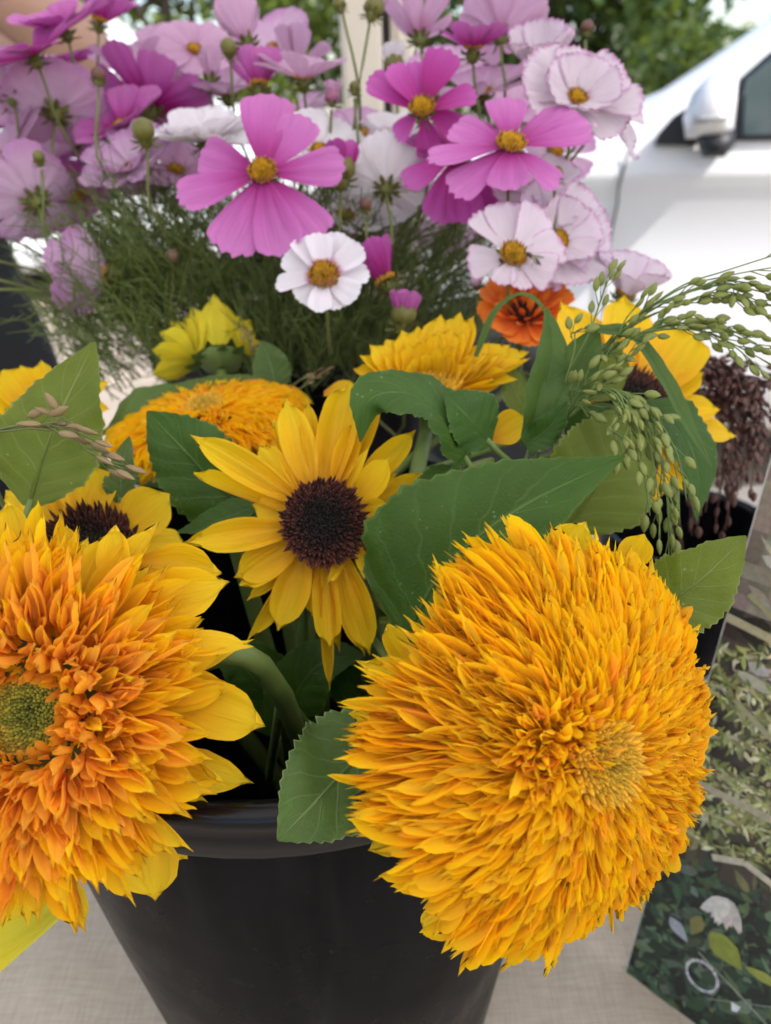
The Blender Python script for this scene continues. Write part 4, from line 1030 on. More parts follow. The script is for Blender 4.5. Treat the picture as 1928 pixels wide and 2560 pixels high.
# long bare stems leaning out to the left
for (a, b, dd, lab) in (((-20,600), (240,690), .62, 'a'), ((-20,560), (215,640), .64, 'b'), ((-20,625), (220,655), .60, 'c'), ((-10,500), (230,640), .66, 'd')):
    p0, p1 = at(*a, dd), at(*b, dd + .06)
    root = empty('flower_stem', p1, {'a': 'thickest bare stalk leaning out of the tall bucket, in front of the others', 'b': 'bare stalk leaning out just above the thickest one', 'c': 'lowest and flattest bare stalk leaning out of the tall bucket', 'd': 'steepest bare stalk leaning out, above all the other stalks'}[lab], 'stem')
    mb = MB(); tube(mb, rel([p0, p0.lerp(p1, .5) + Vector((0, 0, .004)), p1, Vector((BC2.x - .04, BC2.y, RIM2 + .02)), Vector((BC2.x + .03, BC2.y, RIM2 - .2))], p1), .0011, .0018, 6, 16); mb.build('stalk', M['cstem'], root)

# ------------------------------------------------------------------ millet
def seed_mesh(mat, fat=.5):
    mb = MB(); k = 7; prof = [(.10, 0), (.75, .18), (1, .42), (.86, .66), (.45, .88), (.04, 1.0)]; v = []; fs = []
    for (r_, h_) in prof:
        for m_ in range(k): a = 6.2832 * m_ / k; v.append((r_ * fat * .5 * math.cos(a), h_, r_ * fat * .5 * math.sin(a) * .85))
    for i in range(5):
        for m_ in range(k): fs.append((i*k+m_, i*k+(m_+1) % k, (i+1)*k+(m_+1) % k, (i+1)*k+m_))
    mb.add(v, fs); return mb.mesh('seed', mat)
SM = seed_mesh(M['seed'], .56); SB = seed_mesh(M['seed_br'], .62); SD = seed_mesh(M['seed_tan'], .42)
def millet(name, base, strands, label, seedm, slen, foot, cat='grass', density=1.0, stuff=False, jit=6, mat='stem', rs=.0005):
    """strands: (points [(x, y, depth)], where seeds start 0..1, seeds)"""
    root = empty(name, foot, label, cat)
    mb = MB(); sb = MB(); cnt = 0; rr = random.Random(len(label))
    tube(mb, rel([foot, Vector(foot).lerp(at(*base), .5) + Vector((0, 0, .02)), at(*base)], foot), .0022, .0014, 6, 10)
    for (pts, t0, ns) in strands:
        P = [at(p[0] + rr.uniform(-jit, jit) * (i > 0), p[1] + rr.uniform(-jit, jit) * (i > 0), p[2]) for i, p in enumerate(pts)]
        Cc = crom(P, 26); tube(mb, rel(Cc, foot), rs * 1.2, rs * .6, 5)
        for s in range(ns):
            t = t0 + (1 - t0) * (s + rr.uniform(.1, .9)) / ns
            i = min(25, int(t * 26)); c = Vector(Cc[i]).lerp(Vector(Cc[i + 1]), t * 26 - i); tg = (Vector(Cc[i + 1]) - Vector(Cc[i])).normalized()
            sd = Vector((rr.uniform(-1, 1), rr.uniform(-1, 1), rr.uniform(-1, 1)))
            sd = (sd - tg * sd.dot(tg)).normalized()
            q = c + sd * slen * rr.uniform(.25, .6) + tg * slen * .3
            tube(mb, rel([c - tg * slen * .6, q], foot), rs * .6, rs * .5, 4)
            L = slen * rr.uniform(.85, 1.15); dr = (tg + sd * rr.uniform(.0, .45)).normalized()
            Mx = pmat(q, q + dr * L, L, sd.cross(tg) + sd * .2)
            add_petal(root, (seedm,), Mx, 'seed'); cnt += 1
    mb.build('stalk', M[mat], root)
    return root
ft = Vector((BC1.x + .05, BC1.y + .02, BC1.z + .03))
d0, d1 = .425, .40
A = []
def mid(a, b, t): return tuple(a[i] + (b[i] - a[i]) * t for i in range(3))
arc1 = [(1165,930,d0), (1260,800,.42), (1370,690,.41), (1480,605,.40), (1580,568,.395), (1690,545,.39)]
for (ex, ey, t0, n_) in ((1690,548,.96,1), (1700,575,.90,3), (1690,625,.72,9), (1680,665,.62,11), (1690,705,.62,12), (1670,640,.45,10), (1600,640,.50,8)):
    s = (ey - 548) / 160.
    A.append((([(1165,930,d0), (1255,805 + 5 * s, .42), (1365 - 10 * s, 692 + 18 * s, .41), (1470, 620 + 40 * s, .402), (1570, 580 + 65 * s, .397), (ex, ey, .39)]), t0, n_))
for (ex, ey, t0, n_) in ((1690,800,.62,12), (1680,770,.55,11), (1672,815,.60,11), (1640,745,.50,9), (1540,700,.45,7)):
    s = (ey - 745) / 60.
    A.append((([(1190,900,d0), (1265,800,.42), (1350,735,.41), (1450,705 + 8 * s, .402), (1550,708 + 14 * s, .398), (ex, ey, .393)]), t0, n_))
A.append(([(1230,800,.415), (1265,725,.41), (1290,665,.408), (1312,620,.405), (1328,588,.404)], .40, 8))
A.append(([(1220,830,.415), (1235,760,.41), (1240,725,.41), (1258,708,.408)], .55, 4))
for (ex, ey, n_) in ((1410,655,6), (1440,690,5), (1370,745,6), (1330,790,5), (1380,655,4)):
    A.append(([(1180,915,d0), (1250,820,.42), (1310,760,.412), (ex - 30, ey + 30, .405), (ex, ey, .402)], .5, n_))
m1 = millet('millet', (1150,955,.428), A, 'green millet panicle arching up and over towards the white van', SM, .0072, ft)
leaf(m1, [(1140,965,.425), (1168,850,.42), (1190,755,.415), (1180,662,.412)], 92, (.35, .1, .9), 'blade', tab='blade', fold=.5, serr=0, wave=.02)
leaf(m1, [(1165,930,.422), (1225,830,.418), (1265,760,.415), (1292,705,.412)], 105, (-.2, .2, .9), 'blade', tab='blade', fold=.3, serr=0, wave=.02)
leaf(m1, [(1028,770,.47), (1065,680,.465), (1115,637,.46), (1160,650,.455), (1185,690,.45)], 20, (.1, .6, .6), 'blade', tab='blade', fold=.3, serr=0, wave=.02)
leaf(m1, [(1290,712,.412), (1365,725,.41), (1430,810,.41), (1485,915,.41), (1540,1012,.412)], 52, (.3, .4, .8), 'blade', tab='blade', fold=.5, serr=0, wave=.02)
leaf(m1, [(1135,962,.418), (1185,925,.414), (1225,868,.41)], 72, (.3, .2, .9), 'leaf', tab='blade', fold=.3, serr=.03)
Cc = []
for (ex, ey, t0, n_) in ((1455,1215,.42,13), (1465,1135,.40,12), (1445,1225,.50,13), (1400,1115,.45,9), (1430,1170,.45,11), (1375,1000,.45,8), (1330,960,.40,8), (1345,985,.45,7), (1478,1080,.45,8)):
    mx_ = min(ex, 1440)
    Cc.append(([(1225,905,.415), (1285,855,.405), (1345 - (1460 - ex) * .25, 848, .395), (1395 - (1460 - ex) * .45, 890, .388), (ex - 12, (ey + 890) * .5, .382), (ex, ey, .38)], t0, n_))
for (ex, ey, n_) in ((1250,840,4), (1300,800,5), (1340,830,4), (1455,905,3), (1270,895,3)):
    Cc.append(([(1190,930,.42), (1230,880,.412), ((1230 + ex) / 2, (880 + ey) / 2 - 10, .405), (ex, ey, .40)], .55, n_))
m2 = millet('millet', (1170,950,.425), Cc, 'green millet panicle drooping down over the golden pompon sunflower', SM, .0078, ft + Vector((.01, 0, 0)))
dl = [([(-30,935,.375), (60,925,.37), (130,905,.368), (105,898,.367)], .45, 5), ([(-30,935,.375), (60,922,.37), (140,925,.366), (205,945,.364)], .45, 6), ([(60,925,.37), (140,930,.367), (200,975,.364), (262,1012,.362)], .62, 5), ([(-30,930,.375), (40,928,.372), (70,920,.37)], .3, 2)]
m3 = millet('millet', (-60,950,.38), dl, 'wispy dry grass spray with a few seeds crossing the large veined leaf', SD, .0105, Vector((BC1.x - .1, BC1.y, BC1.z + .03)), mat='cstem')

# brown seed head in its own dark bucket
BC3 = Vector((.345, .78, TZ + .004))
bk3 = bucket('bucket', BC3, .075, .095, .17, 'small black bucket with the brown seed head, beside the tall bucket')
Bb = []; rr = random.Random(9)
for k in range(23):
    a = rr.uniform(0, 1); ex = 1470 + 190 * a ** .7 + rr.uniform(-25, 40); ey = 745 + 380 * rr.random() ** 1.2 * a + rr.uniform(0, 60)
    Bb.append(([(1450,960,.62), (1470 + 30 * a, 850, .605), ((1480 + ex) / 2, 780 + 30 * rr.random() + (ey - 800) * .2, .59), (ex + 6, (ey + 800) * .5, .58), (ex, ey, .575 + rr.uniform(-.015, .02))], .35, 13))
m4 = millet('millet', (1445,985,.63), Bb, 'dark reddish brown seed head drooping behind the large yellow sunflower', SB, .0078, BC3 + Vector((0, 0, .02)), jit=10, mat='seed_br', rs=.0006)

Bb = []
for k in range(22):
    a = rr.uniform(0, 1); ex = 1490 + 165 * a; ey = rr.uniform(930, 1150)
    Bb.append(([(1450,1000,.62), (1475 + 40 * a, 890, .605), ((1480 + ex) / 2 + 10, 850 + 20 * rr.random(), .59), (ex + 8, (ey + 850) * .5, .58), (ex, ey, .575 + rr.uniform(-.015, .02))], .30, 12))
m5 = millet('millet', (1445,1010,.63), Bb, 'dark brown seed head hanging lowest, in front of the small black bucket', SB, .0078, BC3 + Vector((.02, .01, .02)), jit=10, mat='seed_br', rs=.0006)
# dry twig with tiny tan flowers near the lemon sunflower
tw = millet('dry_twig', (545,770,.58), [([(545,790,.58), (540,750,.575), (525,720,.573)], .3, 6), ([(545,790,.58), (552,760,.575), (560,745,.574)], .3, 5), ([(640,850,.55), (670,815,.55), (705,800,.55)], .3, 9), ([(600,860,.55), (650,825,.55), (680,805,.55)], .5, 6)],
   'small dry tan twig of seeds beside the lemon sunflower', SD, .0052, Vector((BC1.x, BC1.y + .08, BC1.z + .05)), cat='twig', mat='cstem')

# ------------------------------------------------------------------ printed picture on the table
P0 = on_z(1350, 2100, TZ + .004); P1 = on_z(1500, 2212, TZ + .004)
uu = (P1 - P0).normalized(); rr_ = ray(1662, 1000)
tt = (P0 - C0).dot(uu) / rr_.dot(uu)
Q = C0 + rr_ * tt

ww = (Q - P0).normalized()
pnorm = uu.cross(ww).normalized()
if pnorm.dot(C0 - P0) < 0: pnorm = -pnorm
pic = empty('picture', P0, 'glossy upright print of wild plants standing on the linen cloth', 'picture')
PW, PH = .297, .43
def pp(a, b, h=0.0): return uu * a + ww * b + pnorm * h
mb = MB(); v = [pp(a, b, h) for h in (-.0035, 0) for (a, b) in ((0, 0), (PW, 0), (PW, PH), (0, PH))]
mb.add(v, [(0,1,2,3), (4,5,6,7), (0,1,5,4), (1,2,6,5), (2,3,7,6), (3,0,4,7)])
mb.build('board', simple('print_card', (.55, .53, .5), .4), pic, False)
mb = MB(); v = [pp(a, b, h) for h in (-.006, -.0036) for (a, b) in ((.10, .02), (.16, .02), (.14, .3), (.12, .3))]
v = [p - pnorm * (.09 * (1 - i % 4 // 2)) for i, p in enumerate(v)]
mb.add(v, [(0,1,2,3), (4,5,6,7), (0,1,5,4), (1,2,6,5), (2,3,7,6), (3,0,4,7)])
mb.build('strut', simple('strut_card', (.2, .17, .14), .7), pic, False)
# the printed photograph: flat ink shapes on the sheet (leaves, stalks, dried flowers, a ring)
def ink():
    m, _, _ = newmat('print_ink'); n = N(m)
    at_ = n.new('Attribute', attribute_name='ink'); bs = n.new('BsdfPrincipled'); out = n.new('OutputMaterial')
    tc = n.new('TexCoord').outputs['Object']
    k = n.math('ADD', .55, n.math('MULTIPLY', n.noise(tc, 240, 4), .9))
    mu = n.new('VectorMath', operation='SCALE'); n.l.new(at_.outputs['Color'], mu.inputs[0]); n.put(mu.inputs[3], k)
    n.l.new(mu.outputs[0], bs.inputs['Base Color']); bs.inputs['Roughness'].default_value = .32; bs.inputs['Coat Weight'].default_value = .3
    n.l.new(bs.outputs[0], out.inputs[0]); return m
pr = random.Random(77); mbv = []; mbf = []; mbc = []; lay = [0.0002]
def poly(pts, col):
    pts = [(min(PW - .001, max(.001, a)), min(PH - .001, max(.001, b))) for a, b in pts]
    o = len(mbv); lay[0] += 1.2e-7
    for a, b in pts: mbv.append(tuple(pp(a, b, lay[0]))); mbc.append((*col, 1))
    mbf.append(tuple(range(o, o + len(pts))))
def pleaf(a, b, L, wd, th, col, k=5):
    c, s_ = math.cos(th), math.sin(th); P = []
    for side in (1, -1):
        for i in (range(k + 1) if side == 1 else range(k - 1, 0, -1)):
            t = i / k; y_ = side * wd * .5 * math.sin(math.pi * t ** .8) * (1 + pr.uniform(-.12, .12)); x_ = L * t
            P.append((a + x_ * c - y_ * s_, b + x_ * s_ + y_ * c))
    poly(P, col)
def pline(P, wd, col):
    for i in range(len(P) - 1):
        (a, b), (c, d) = P[i], P[i + 1]; L = math.hypot(c - a, d - b) + 1e-9; nx_, ny_ = -(d - b) / L * wd * .5, (c - a) / L * wd * .5
        poly([(a + nx_, b + ny_), (c + nx_, d + ny_), (c - nx_, d - ny_), (a - nx_, b - ny_)], col)
def jc(c, j=.35): k = pr.uniform(1 - j, 1 + j); return tuple(max(0, x * k * pr.uniform(.9, 1.1)) for x in c)
for i in range(28):
    for j in range(40):      # mottled ground of the picture: dark leafy below, earthy in the middle, pale above
        b = PH * j / 40; q = b / PH
        base = (.012, .022, .016) if q < .30 else ((.035, .028, .022) if q < .62 else ((.20, .165, .13) if q > .74 else (.07, .055, .045)))
        a = PW * i / 28; poly([(a, b), (a + PW / 28, b), (a + PW / 28, b + PH / 40), (a, b + PH / 40)], jc(base, .55))
for k in range(2200):
    a, b = pr.uniform(0, PW), pr.uniform(0, PH) if k % 2 else pr.uniform(0, .13); q = b / PH
    if q < .30: pleaf(a, b, pr.uniform(.005, .024), pr.uniform(.0012, .011), pr.uniform(0, 6.28), jc(pr.choice([(.02, .045, .028), (.03, .07, .035), (.008, .013, .012), (.05, .085, .05), (.012, .024, .018), (.008, .014, .012), (.10, .14, .10), (.07, .10, .045)])))
    elif q < .62: pleaf(a, b, pr.uniform(.006, .02), pr.uniform(.002, .007), pr.uniform(0, 6.28), jc(pr.choice([(.14, .125, .06), (.22, .20, .11), (.06, .055, .035), (.10, .11, .045), (.03, .025, .02)])))
    else: pleaf(a, b, pr.uniform(.01, .05), pr.uniform(.003, .010), pr.uniform(-.8, .5), jc(pr.choice([(.34, .30, .24), (.42, .38, .32), (.24, .20, .15), (.16, .13, .10)])))
for k in range(52):          # sprays of pale florets
    a, b = pr.uniform(-.02, PW * .9), pr.uniform(.125, .345); th = pr.uniform(-.5, .6)
    if pr.random() < .35: pleaf(a, b, pr.uniform(.02, .05), pr.uniform(.008, .02), pr.uniform(0, 6.28), jc((.03, .025, .02)))
    P = [(a + i * .012 * math.cos(th), b + i * .012 * math.sin(th) + .0008 * i * i) for i in range(7)]
    pline(P, .0016, jc((.28, .26, .14)))
    for (ca, cb) in P:
        for _ in range(16): pleaf(ca + pr.uniform(-.004, .004), cb + pr.uniform(-.004, .004), pr.uniform(.004, .011), pr.uniform(.0016, .0034), pr.uniform(0, 6.28), jc(pr.choice([(.27, .28, .10), (.38, .38, .18), (.20, .22, .06), (.50, .47, .30), (.09, .10, .04), (.15, .18, .05)])))
for (P, wd, c) in (([(.0, .315), (.05, .31), (.12, .29), (.28, .285)], .006, (.40, .36, .22)), ([(.0, .19), (.06, .193), (.15, .186), (.28, .19)], .0055, (.36, .32, .22)), ([(.01, .335), (.06, .31), (.13, .27)], .004, (.30, .28, .15)), ([(.02, .262), (.07, .235), (.12, .215)], .004, (.28, .27, .16)),
    ([(.035, .142), (.055, .152), (.075, .148), (.09, .13)], .005, (.44, .40, .30)), ([(.045, .062), (.08, .05), (.13, .03)], .0012, (.28, .28, .22)), ([(.09, .08), (.12, .06), (.15, .045)], .0010, (.24, .25, .2)), ([(.06, .03), (.1, .06), (.16, .07)], .0008, (.2, .22, .18))):
    pline(P, wd, c)
for (a, b, n_, L, wd, c) in ((.052, .118, 26, .026, .009, (.52, .44, .42)), (.078, .318, 22, .024, .010, (.50, .43, .34)), (.16, .16, 22, .02, .008, (.5, .45, .36)), (.20, .36, 18, .03, .012, (.5, .46, .40))):
    for k in range(n_): pleaf(a, b, L * pr.uniform(.6, 1), wd, -math.pi / 2 + pr.uniform(-.7, .7), jc(c, .2))
for (a, b, L, wd, th, c) in ((.048, .085, .03, .020, -.5, (.20, .23, .035)), (.04, .092, .02, .010, -1.7, (.17, .16, .05)), (.075, .075, .03, .008, .12, (.24, .26, .05)), (.115, .035, .022, .012, -.6, (.14, .20, .04)), (.02, .075, .02, .010, -.6, (.30, .33, .36)), (.17, .10, .03, .014, .7, (.2, .24, .05)), (.20, .06, .03, .014, -.4, (.16, .22, .05))):
    pleaf(a, b, L, wd, th, c, 7)
RC = (.052, .045)
for k in range(40):          # the twisted ring
    a0, a1 = 6.2832 * k / 40, 6.2832 * (k + 1) / 40
    poly([(RC[0] + r_ * math.cos(t_), RC[1] + r_ * 1.05 * math.sin(t_)) for r_, t_ in ((.0112, a0), (.0131, (a0 + a1) / 2), (.0112, a1), (.0102, a1), (.0102, a0))], jc((.50, .50, .50), .4))
poly([(.0745, .041), (.081, .042), (.080, .036), (.0765, .034)], (.62, .62, .62))
me = bpy.data.meshes.new('printed_photo'); me.from_pydata(mbv, [], mbf)
ca_ = me.color_attributes.new('ink', 'FLOAT_COLOR', 'POINT'); ca_.data.foreach_set('color', np.array(mbc, dtype=np.float32).ravel())
me.materials.append(ink()); link('printed_photo', me, pic)

# ------------------------------------------------------------------ gazebo over the stall
gz = empty('gazebo', (0, 0, 0), 'cream canvas market gazebo over the flower table', 'gazebo')
cream = simple('cream_post', (.62, .56, .48), .55, var=.08, scale=5)
def canvas():
    m, _, _ = newmat('canvas'); n = N(m)
    d_ = n.new('BsdfDiffuse'); d_.inputs[0].default_value = (.78, .75, .70, 1); t_ = n.new('BsdfTranslucent'); t_.inputs[0].default_value = (.92, .90, .86, 1)
    mx = n.new('MixShader'); mx.inputs[0].default_value = .62; n.l.new(d_.outputs[0], mx.inputs[1]); n.l.new(t_.outputs[0], mx.inputs[2])
    out = n.new('OutputMaterial'); n.l.new(mx.outputs[0], out.inputs[0]); return m
X0, X1, YA, YB, ZE, ZP = -1.9, 1.75, -1.05, 1.56, 2.20, 2.75
mb = MB(); n_ = 24; v = []; fs = []
for j in range(n_ + 1):
    for i in range(n_ + 1):
        a, b = i / n_ * 2 - 1, j / n_ * 2 - 1
        v.append((X0 + (X1 - X0) * i / n_, YA + (YB - YA) * j / n_, ZE + (ZP - ZE) * (1 - max(abs(a), abs(b))) ** 1.08))
for j in range(n_):
    for i in range(n_): a = j * (n_ + 1) + i; fs.append((a, a + 1, a + n_ + 2, a + n_ + 1))
mb.add(v, fs)
for (p, q) in (((X0, YA), (X1, YA)), ((X1, YA), (X1, YB)), ((X1, YB), (X0, YB)), ((X0, YB), (X0, YA))):
    v = []; fs = []
    for i in range(25):
        t = i / 24; x_, y_ = p[0] + (q[0] - p[0]) * t, p[1] + (q[1] - p[1]) * t
        v += [(x_, y_, ZE - .002), (x_, y_, ZE - .18 - .03 * abs(math.sin(t * 25)))]
    for i in range(24): fs.append((2*i, 2*i+2, 2*i+3, 2*i+1))
    mb.add(v, fs)
mb.build('canopy', canvas(), gz)
pl, pr_ = on_y(737, 120, 1.5), on_y(832, 120, 1.5)
qx0, qx1 = on_y(846, 120, 1.5).x, on_y(912, 120, 1.5).x
for (a, b, y_) in ((pl.x, pr_.x - .004, 1.5), (X0 + .02, X0 + .08, 1.5), (X0 + .02, X0 + .08, YA + .05), (X1 - .08, X1 - .02, YA + .05), (X1 - .08, X1 - .02, 1.5)):
    mb = MB(); wd = b - a; c_ = .008
    prof = [(a + c_, y_), (b - c_, y_), (b, y_ + c_), (b, y_ + wd - c_), (b - c_, y_ + wd), (a + c_, y_ + wd), (a, y_ + wd - c_), (a, y_ + c_)]
    v = [(x_, yy, z_) for z_ in (0.0, ZE - .02) for (x_, yy) in prof]
    mb.add(v, [(k, (k + 1) % 8, 8 + (k + 1) % 8, 8 + k) for k in range(8)] + [tuple(range(8))[::-1], tuple(range(8, 16))])
    mb.build('leg', cream, gz, False)
# the side curtain gathered beside the leg, with a dark gap
mb = MB(); v = []; fs = []; k_ = 40; cx_, cy_ = (qx0 + qx1) / 2, 1.54; rr0 = (qx1 - qx0) / 2
for j in range(12):
    z_ = .12 + (ZE - .2) * j / 11
    for k in range(k_):
        a = 6.2832 * k / k_; r_ = rr0 * (1 + .10 * math.sin(a * 9 + j * .12)) * (1 - .12 * math.exp(-((z_ - 1.0) / .06) ** 2))
        v.append((cx_ + r_ * math.cos(a), cy_ + r_ * .8 * math.sin(a), z_))
for j in range(11):
    for k in range(k_): fs.append((j*k_+k, j*k_+(k+1) % k_, (j+1)*k_+(k+1) % k_, (j+1)*k_+k))
mb.add(v, fs); mb.build('side_curtain', simple('curtain_canvas', (.66, .60, .52), .9, var=.06, scale=10), gz)
mb = MB(); box(mb, (pr_.x - .003, 1.545, 0.05), (qx0 + .006, 1.565, ZE - .05)); mb.build('strap', simple('gap_shade', (.03, .028, .03), .7), gz, False)  # dark box in place of the shaded gap by the leg; no real strap
for (p, q) in (((X0 + .05, 1.52), (X1 - .05, 1.52)), ((X0 + .05, YA + .08), (X1 - .05, YA + .08)), ((X0 + .05, YA + .08), (X0 + .05, 1.52)), ((X1 - .05, YA + .08), (X1 - .05, 1.52))):
    mb = MB(); tube(mb, [(*p, ZE - .05), (*q, ZE - .05)], .016, .016, 8); mb.build('crossbar', cream, gz)

# ------------------------------------------------------------------ white vans
paint = simple('white_paint', (.66, .67, .69), .35, spec=.4, coat=.2)
glass_m = simple('van_glass', (.045, .075, .085), .06, spec=.8, coat=.6)
teal_m = simple('tinted_glass', (.05, .14, .15), .10, spec=.7)
blk = simple('black_trim', (.015, .017, .022), .5)
grey = simple('grey_trim', (.35, .36, .37), .3, metal=.3)
rubber = simple('tyre_rubber', (.02, .02, .02), .8)
alloy = simple('wheel_rim', (.45, .46, .47), .3, metal=.8)
VY = 2.62
def van(root, L_, st, W, crease, belt, paint_):
    """body lofted over stations (x, top height); local y=0 is the side that faces the stall"""
    mb = MB(); v = []; fs = []
    for (x_, zt) in st:
        zb = min(belt, zt - .05); zc = min(crease(x_) if callable(crease) else crease, zb - .06); ti = .16 * max(0, zt - zb)
        sec = [(W * .5, .26), (.10, .26), (.035, .30), (.0, .48), (.002, zc - .25), (.012, zc - .026), (-.012, zc + .004), (-.010, zc + .03), (.016, zb), (.020 + ti * .9, zt - .09 if zt - zb > .2 else zb + (zt - zb) * .6), (.06 + ti, zt - .025), (.16 + ti, zt), (W * .5, zt + .02)]
        full = [(y_, z_) for y_, z_ in sec] + [(W - y_, z_) for y_, z_ in sec[::-1][1:-1]]
        v += [(x_, y_, z_) for y_, z_ in full]
    m_ = len(full)
    for i in range(len(st) - 1):
        for k in range(m_): fs.append((i*m_+k, i*m_+(k+1) % m_, (i+1)*m_+(k+1) % m_, (i+1)*m_+k))
    fs.append(tuple(range(m_))[::-1]); fs.append(tuple((len(st)-1)*m_ + k for k in range(m_)))
    mb.add(v, fs); return mb.build('body', paint_, root)
def wheel(root, x_, y_, r_):
    mb = MB(); prof = [(.55, .0), (.62, -.015), (.92, -.02), (1, .02), (1, .18), (.92, .22), (.6, .22)]
    k_ = 28; v = []; fs = []
    for (q, h) in prof:
        for k in range(k_): a = 6.2832 * k / k_; v.append((x_ + r_ * q * math.cos(a), y_ + h, r_ + r_ * q * math.sin(a)))
    for i in range(len(prof) - 1):
        for k in range(k_): fs.append((i*k_+k, i*k_+(k+1) % k_, (i+1)*k_+(k+1) % k_, (i+1)*k_+k))
    mb.add(v, fs); wh = mb.build('wheel', rubber, root)
    mb = MB(); v = [(0, 0, 0)]; v = [(x_, y_ + .03, r_)]; fs = []
    for k in range(k_): a = 6.2832 * k / k_; v.append((x_ + r_ * .56 * math.cos(a), y_ + .005 + .02 * (k % 4 == 0), r_ + r_ * .56 * math.sin(a)))
    for k in range(k_): fs.append((0, 1 + k, 1 + (k + 1) % k_))
    mb.add(v, fs); mb.build('rim', alloy, wh)
def prism(root, name, pts, y0, y1, mat, off, bev=.006):
    """outline in (x, z) with thickness y0..y1 and a small edge step"""
    mb = MB(); cx_ = sum(p[0] for p in pts) / len(pts); cz_ = sum(p[1] for p in pts) / len(pts); n_ = len(pts); v = []
    for (y_, sh) in ((y1, 0), (y0 + bev, 0), (y0, bev)):
        for (x_, z_) in pts:
            dx, dz = cx_ - x_, cz_ - z_; l_ = math.hypot(dx, dz) + 1e-9
            v.append((x_ + dx / l_ * sh - off[0], y_ - off[1], z_ + dz / l_ * sh - off[2]))
    fs = [(l*n_+k, l*n_+(k+1) % n_, (l+1)*n_+(k+1) % n_, (l+1)*n_+k) for l in range(2) for k in range(n_)] + [tuple(2*n_ + k for k in range(n_)), tuple(range(n_))[::-1]]
    mb.add(v, fs); return mb.build(name, mat, root, False)
VA = R_(20)
hx = Vector((math.cos(VA), -math.sin(VA), 0)); hn = Vector((math.sin(VA), math.cos(VA), 0))       # along the van, and into it
pa = on_y(1410, 215, VY); VO = Vector((pa.x, pa.y, 0)) - hx * 1.25 - hn * .05
vr = empty('white_van', VO, 'white van with its door mirror, parked beside the stall', 'van'); vr.rotation_euler = (0, 0, -VA)
def vp(x_, y_, t=0.0):
    """picture point on the van's side (local y = t) -> local x, z"""
    r = ray(x_, y_); k = (VO + hn * t - C0).dot(hn) / r.dot(hn); P = C0 + r * k
    return ((P - VO).dot(hx), P.z)
ap0, ap1 = vp(1410, 215, .05), vp(1666, 45, .09)
sl = (ap1[1] - ap0[1]) / (ap1[0] - ap0[0]); cr0, cr1 = vp(1240, 392), vp(1666, 385); bz0, bz1 = vp(1590, 306), vp(1666, 302)
crs = (cr1[1] - cr0[1]) / (cr1[0] - cr0[0])
def crease_z(x_): return cr0[1] + crs * (min(x_, 2.2) - cr0[0])
st = [(0, .55), (.04, .80), (.20, .97), (.60, 1.12), (.95, 1.20), (ap0[0] - .08, ap0[1] - .03), (ap0[0], ap0[1])]
st += [(ap0[0] + k * .12, ap0[1] + sl * .12 * k) for k in range(1, 6)]
xe, ze = st[-1]; st += [(xe + .14, ze + .06), (xe + .34, ze + .10), (xe + .7, ze + .12), (4.1, ze + .12), (4.30, ze + .05), (4.38, 1.05), (4.40, .6)]
van(vr, 4.4, st, 1.74, crease_z, bz0[1], paint)
off = (0, 0, 0)
p6 = vp(1666, 112); wp = [vp(1588, 304), (bz1[0] + .55, bz1[1]), (bz1[0] + .55, p6[1] + .16), p6, vp(1602, 168), vp(1592, 210)]
win = prism(vr, 'window', wp, -.004, .09, blk, off)
cxw = sum(p[0] for p in wp) / 6; czw = sum(p[1] for p in wp) / 6
prism(win, 'pane', [(x_ + (cxw - x_) * .05 + .004, z_ + (czw - z_) * .09) for x_, z_ in wp], -.010, -.005, glass_m, off)
prism(vr, 'window', [(2.45, 1.26), (3.5, 1.26), (3.5, 1.62), (2.45, 1.62)], -.004, .09, glass_m, off)
prism(vr, 'mirror_base', [vp(1413, 312), vp(1424, 288), vp(1455, 252), vp(1503, 222), vp(1505, 314)], -.02, .06, blk, off)
mb = MB(); tube(mb, [(vp(*p)[0], -.0135, vp(*p)[1]) for p in ((1360, 322), (1338, 400), (1334, 440), (1318, 520), (1308, 600), (1305, 720))], .0042, .0042, 6, 20)
mb.build('door_gap', simple('gap', (.10, .10, .11), .8), vr)
def shell(pts, ya, yb, mat, name, par):
    mb = MB(); n_ = len(pts); cx_ = sum(p[0] for p in pts) / n_; cz_ = sum(p[1] for p in pts) / n_; v = []; fs = []
    lv = [(0, .12), (.04, .45), (.16, .75), (.36, .93), (.62, 1.0), (.88, .98), (1, .88)]
    for (t, s_) in lv:
        for (x_, z_) in pts: v.append((cx_ + (x_ - cx_) * s_, ya + (yb - ya) * t, cz_ + (z_ - cz_) * s_))
    for l in range(len(lv) - 1):
        for k in range(n_): fs.append((l*n_+k, l*n_+(k+1) % n_, (l+1)*n_+(k+1) % n_, (l+1)*n_+k))
    fs += [tuple(range(n_))[::-1], tuple((len(lv)-1)*n_ + k for k in range(n_))]
    mb.add(v, fs); return mb.build(name, mat, par)
my0, my1 = -.22, -.03; Ym = -.12
def mp(*L): return [vp(1535 + (a - 1535) * 1.14, 235 + (b - 235) * 1.10, Ym) for a, b in L]
mir = shell(mp((1487, 295), (1482, 255), (1500, 205), (1535, 165), (1570, 152), (1588, 162), (1586, 215), (1580, 275), (1560, 292)), my0, my1, paint, 'mirror', vr)
shell(mp((1500, 262), (1505, 245), (1565, 240), (1566, 256)), my0 - .006, my0 + .03, grey, 'indicator', mir)
shell(mp((1500, 280), (1584, 272), (1584, 305), (1562, 332), (1520, 332)), my0 + .03, my1 + .02, blk, 'mirror_foot', mir)
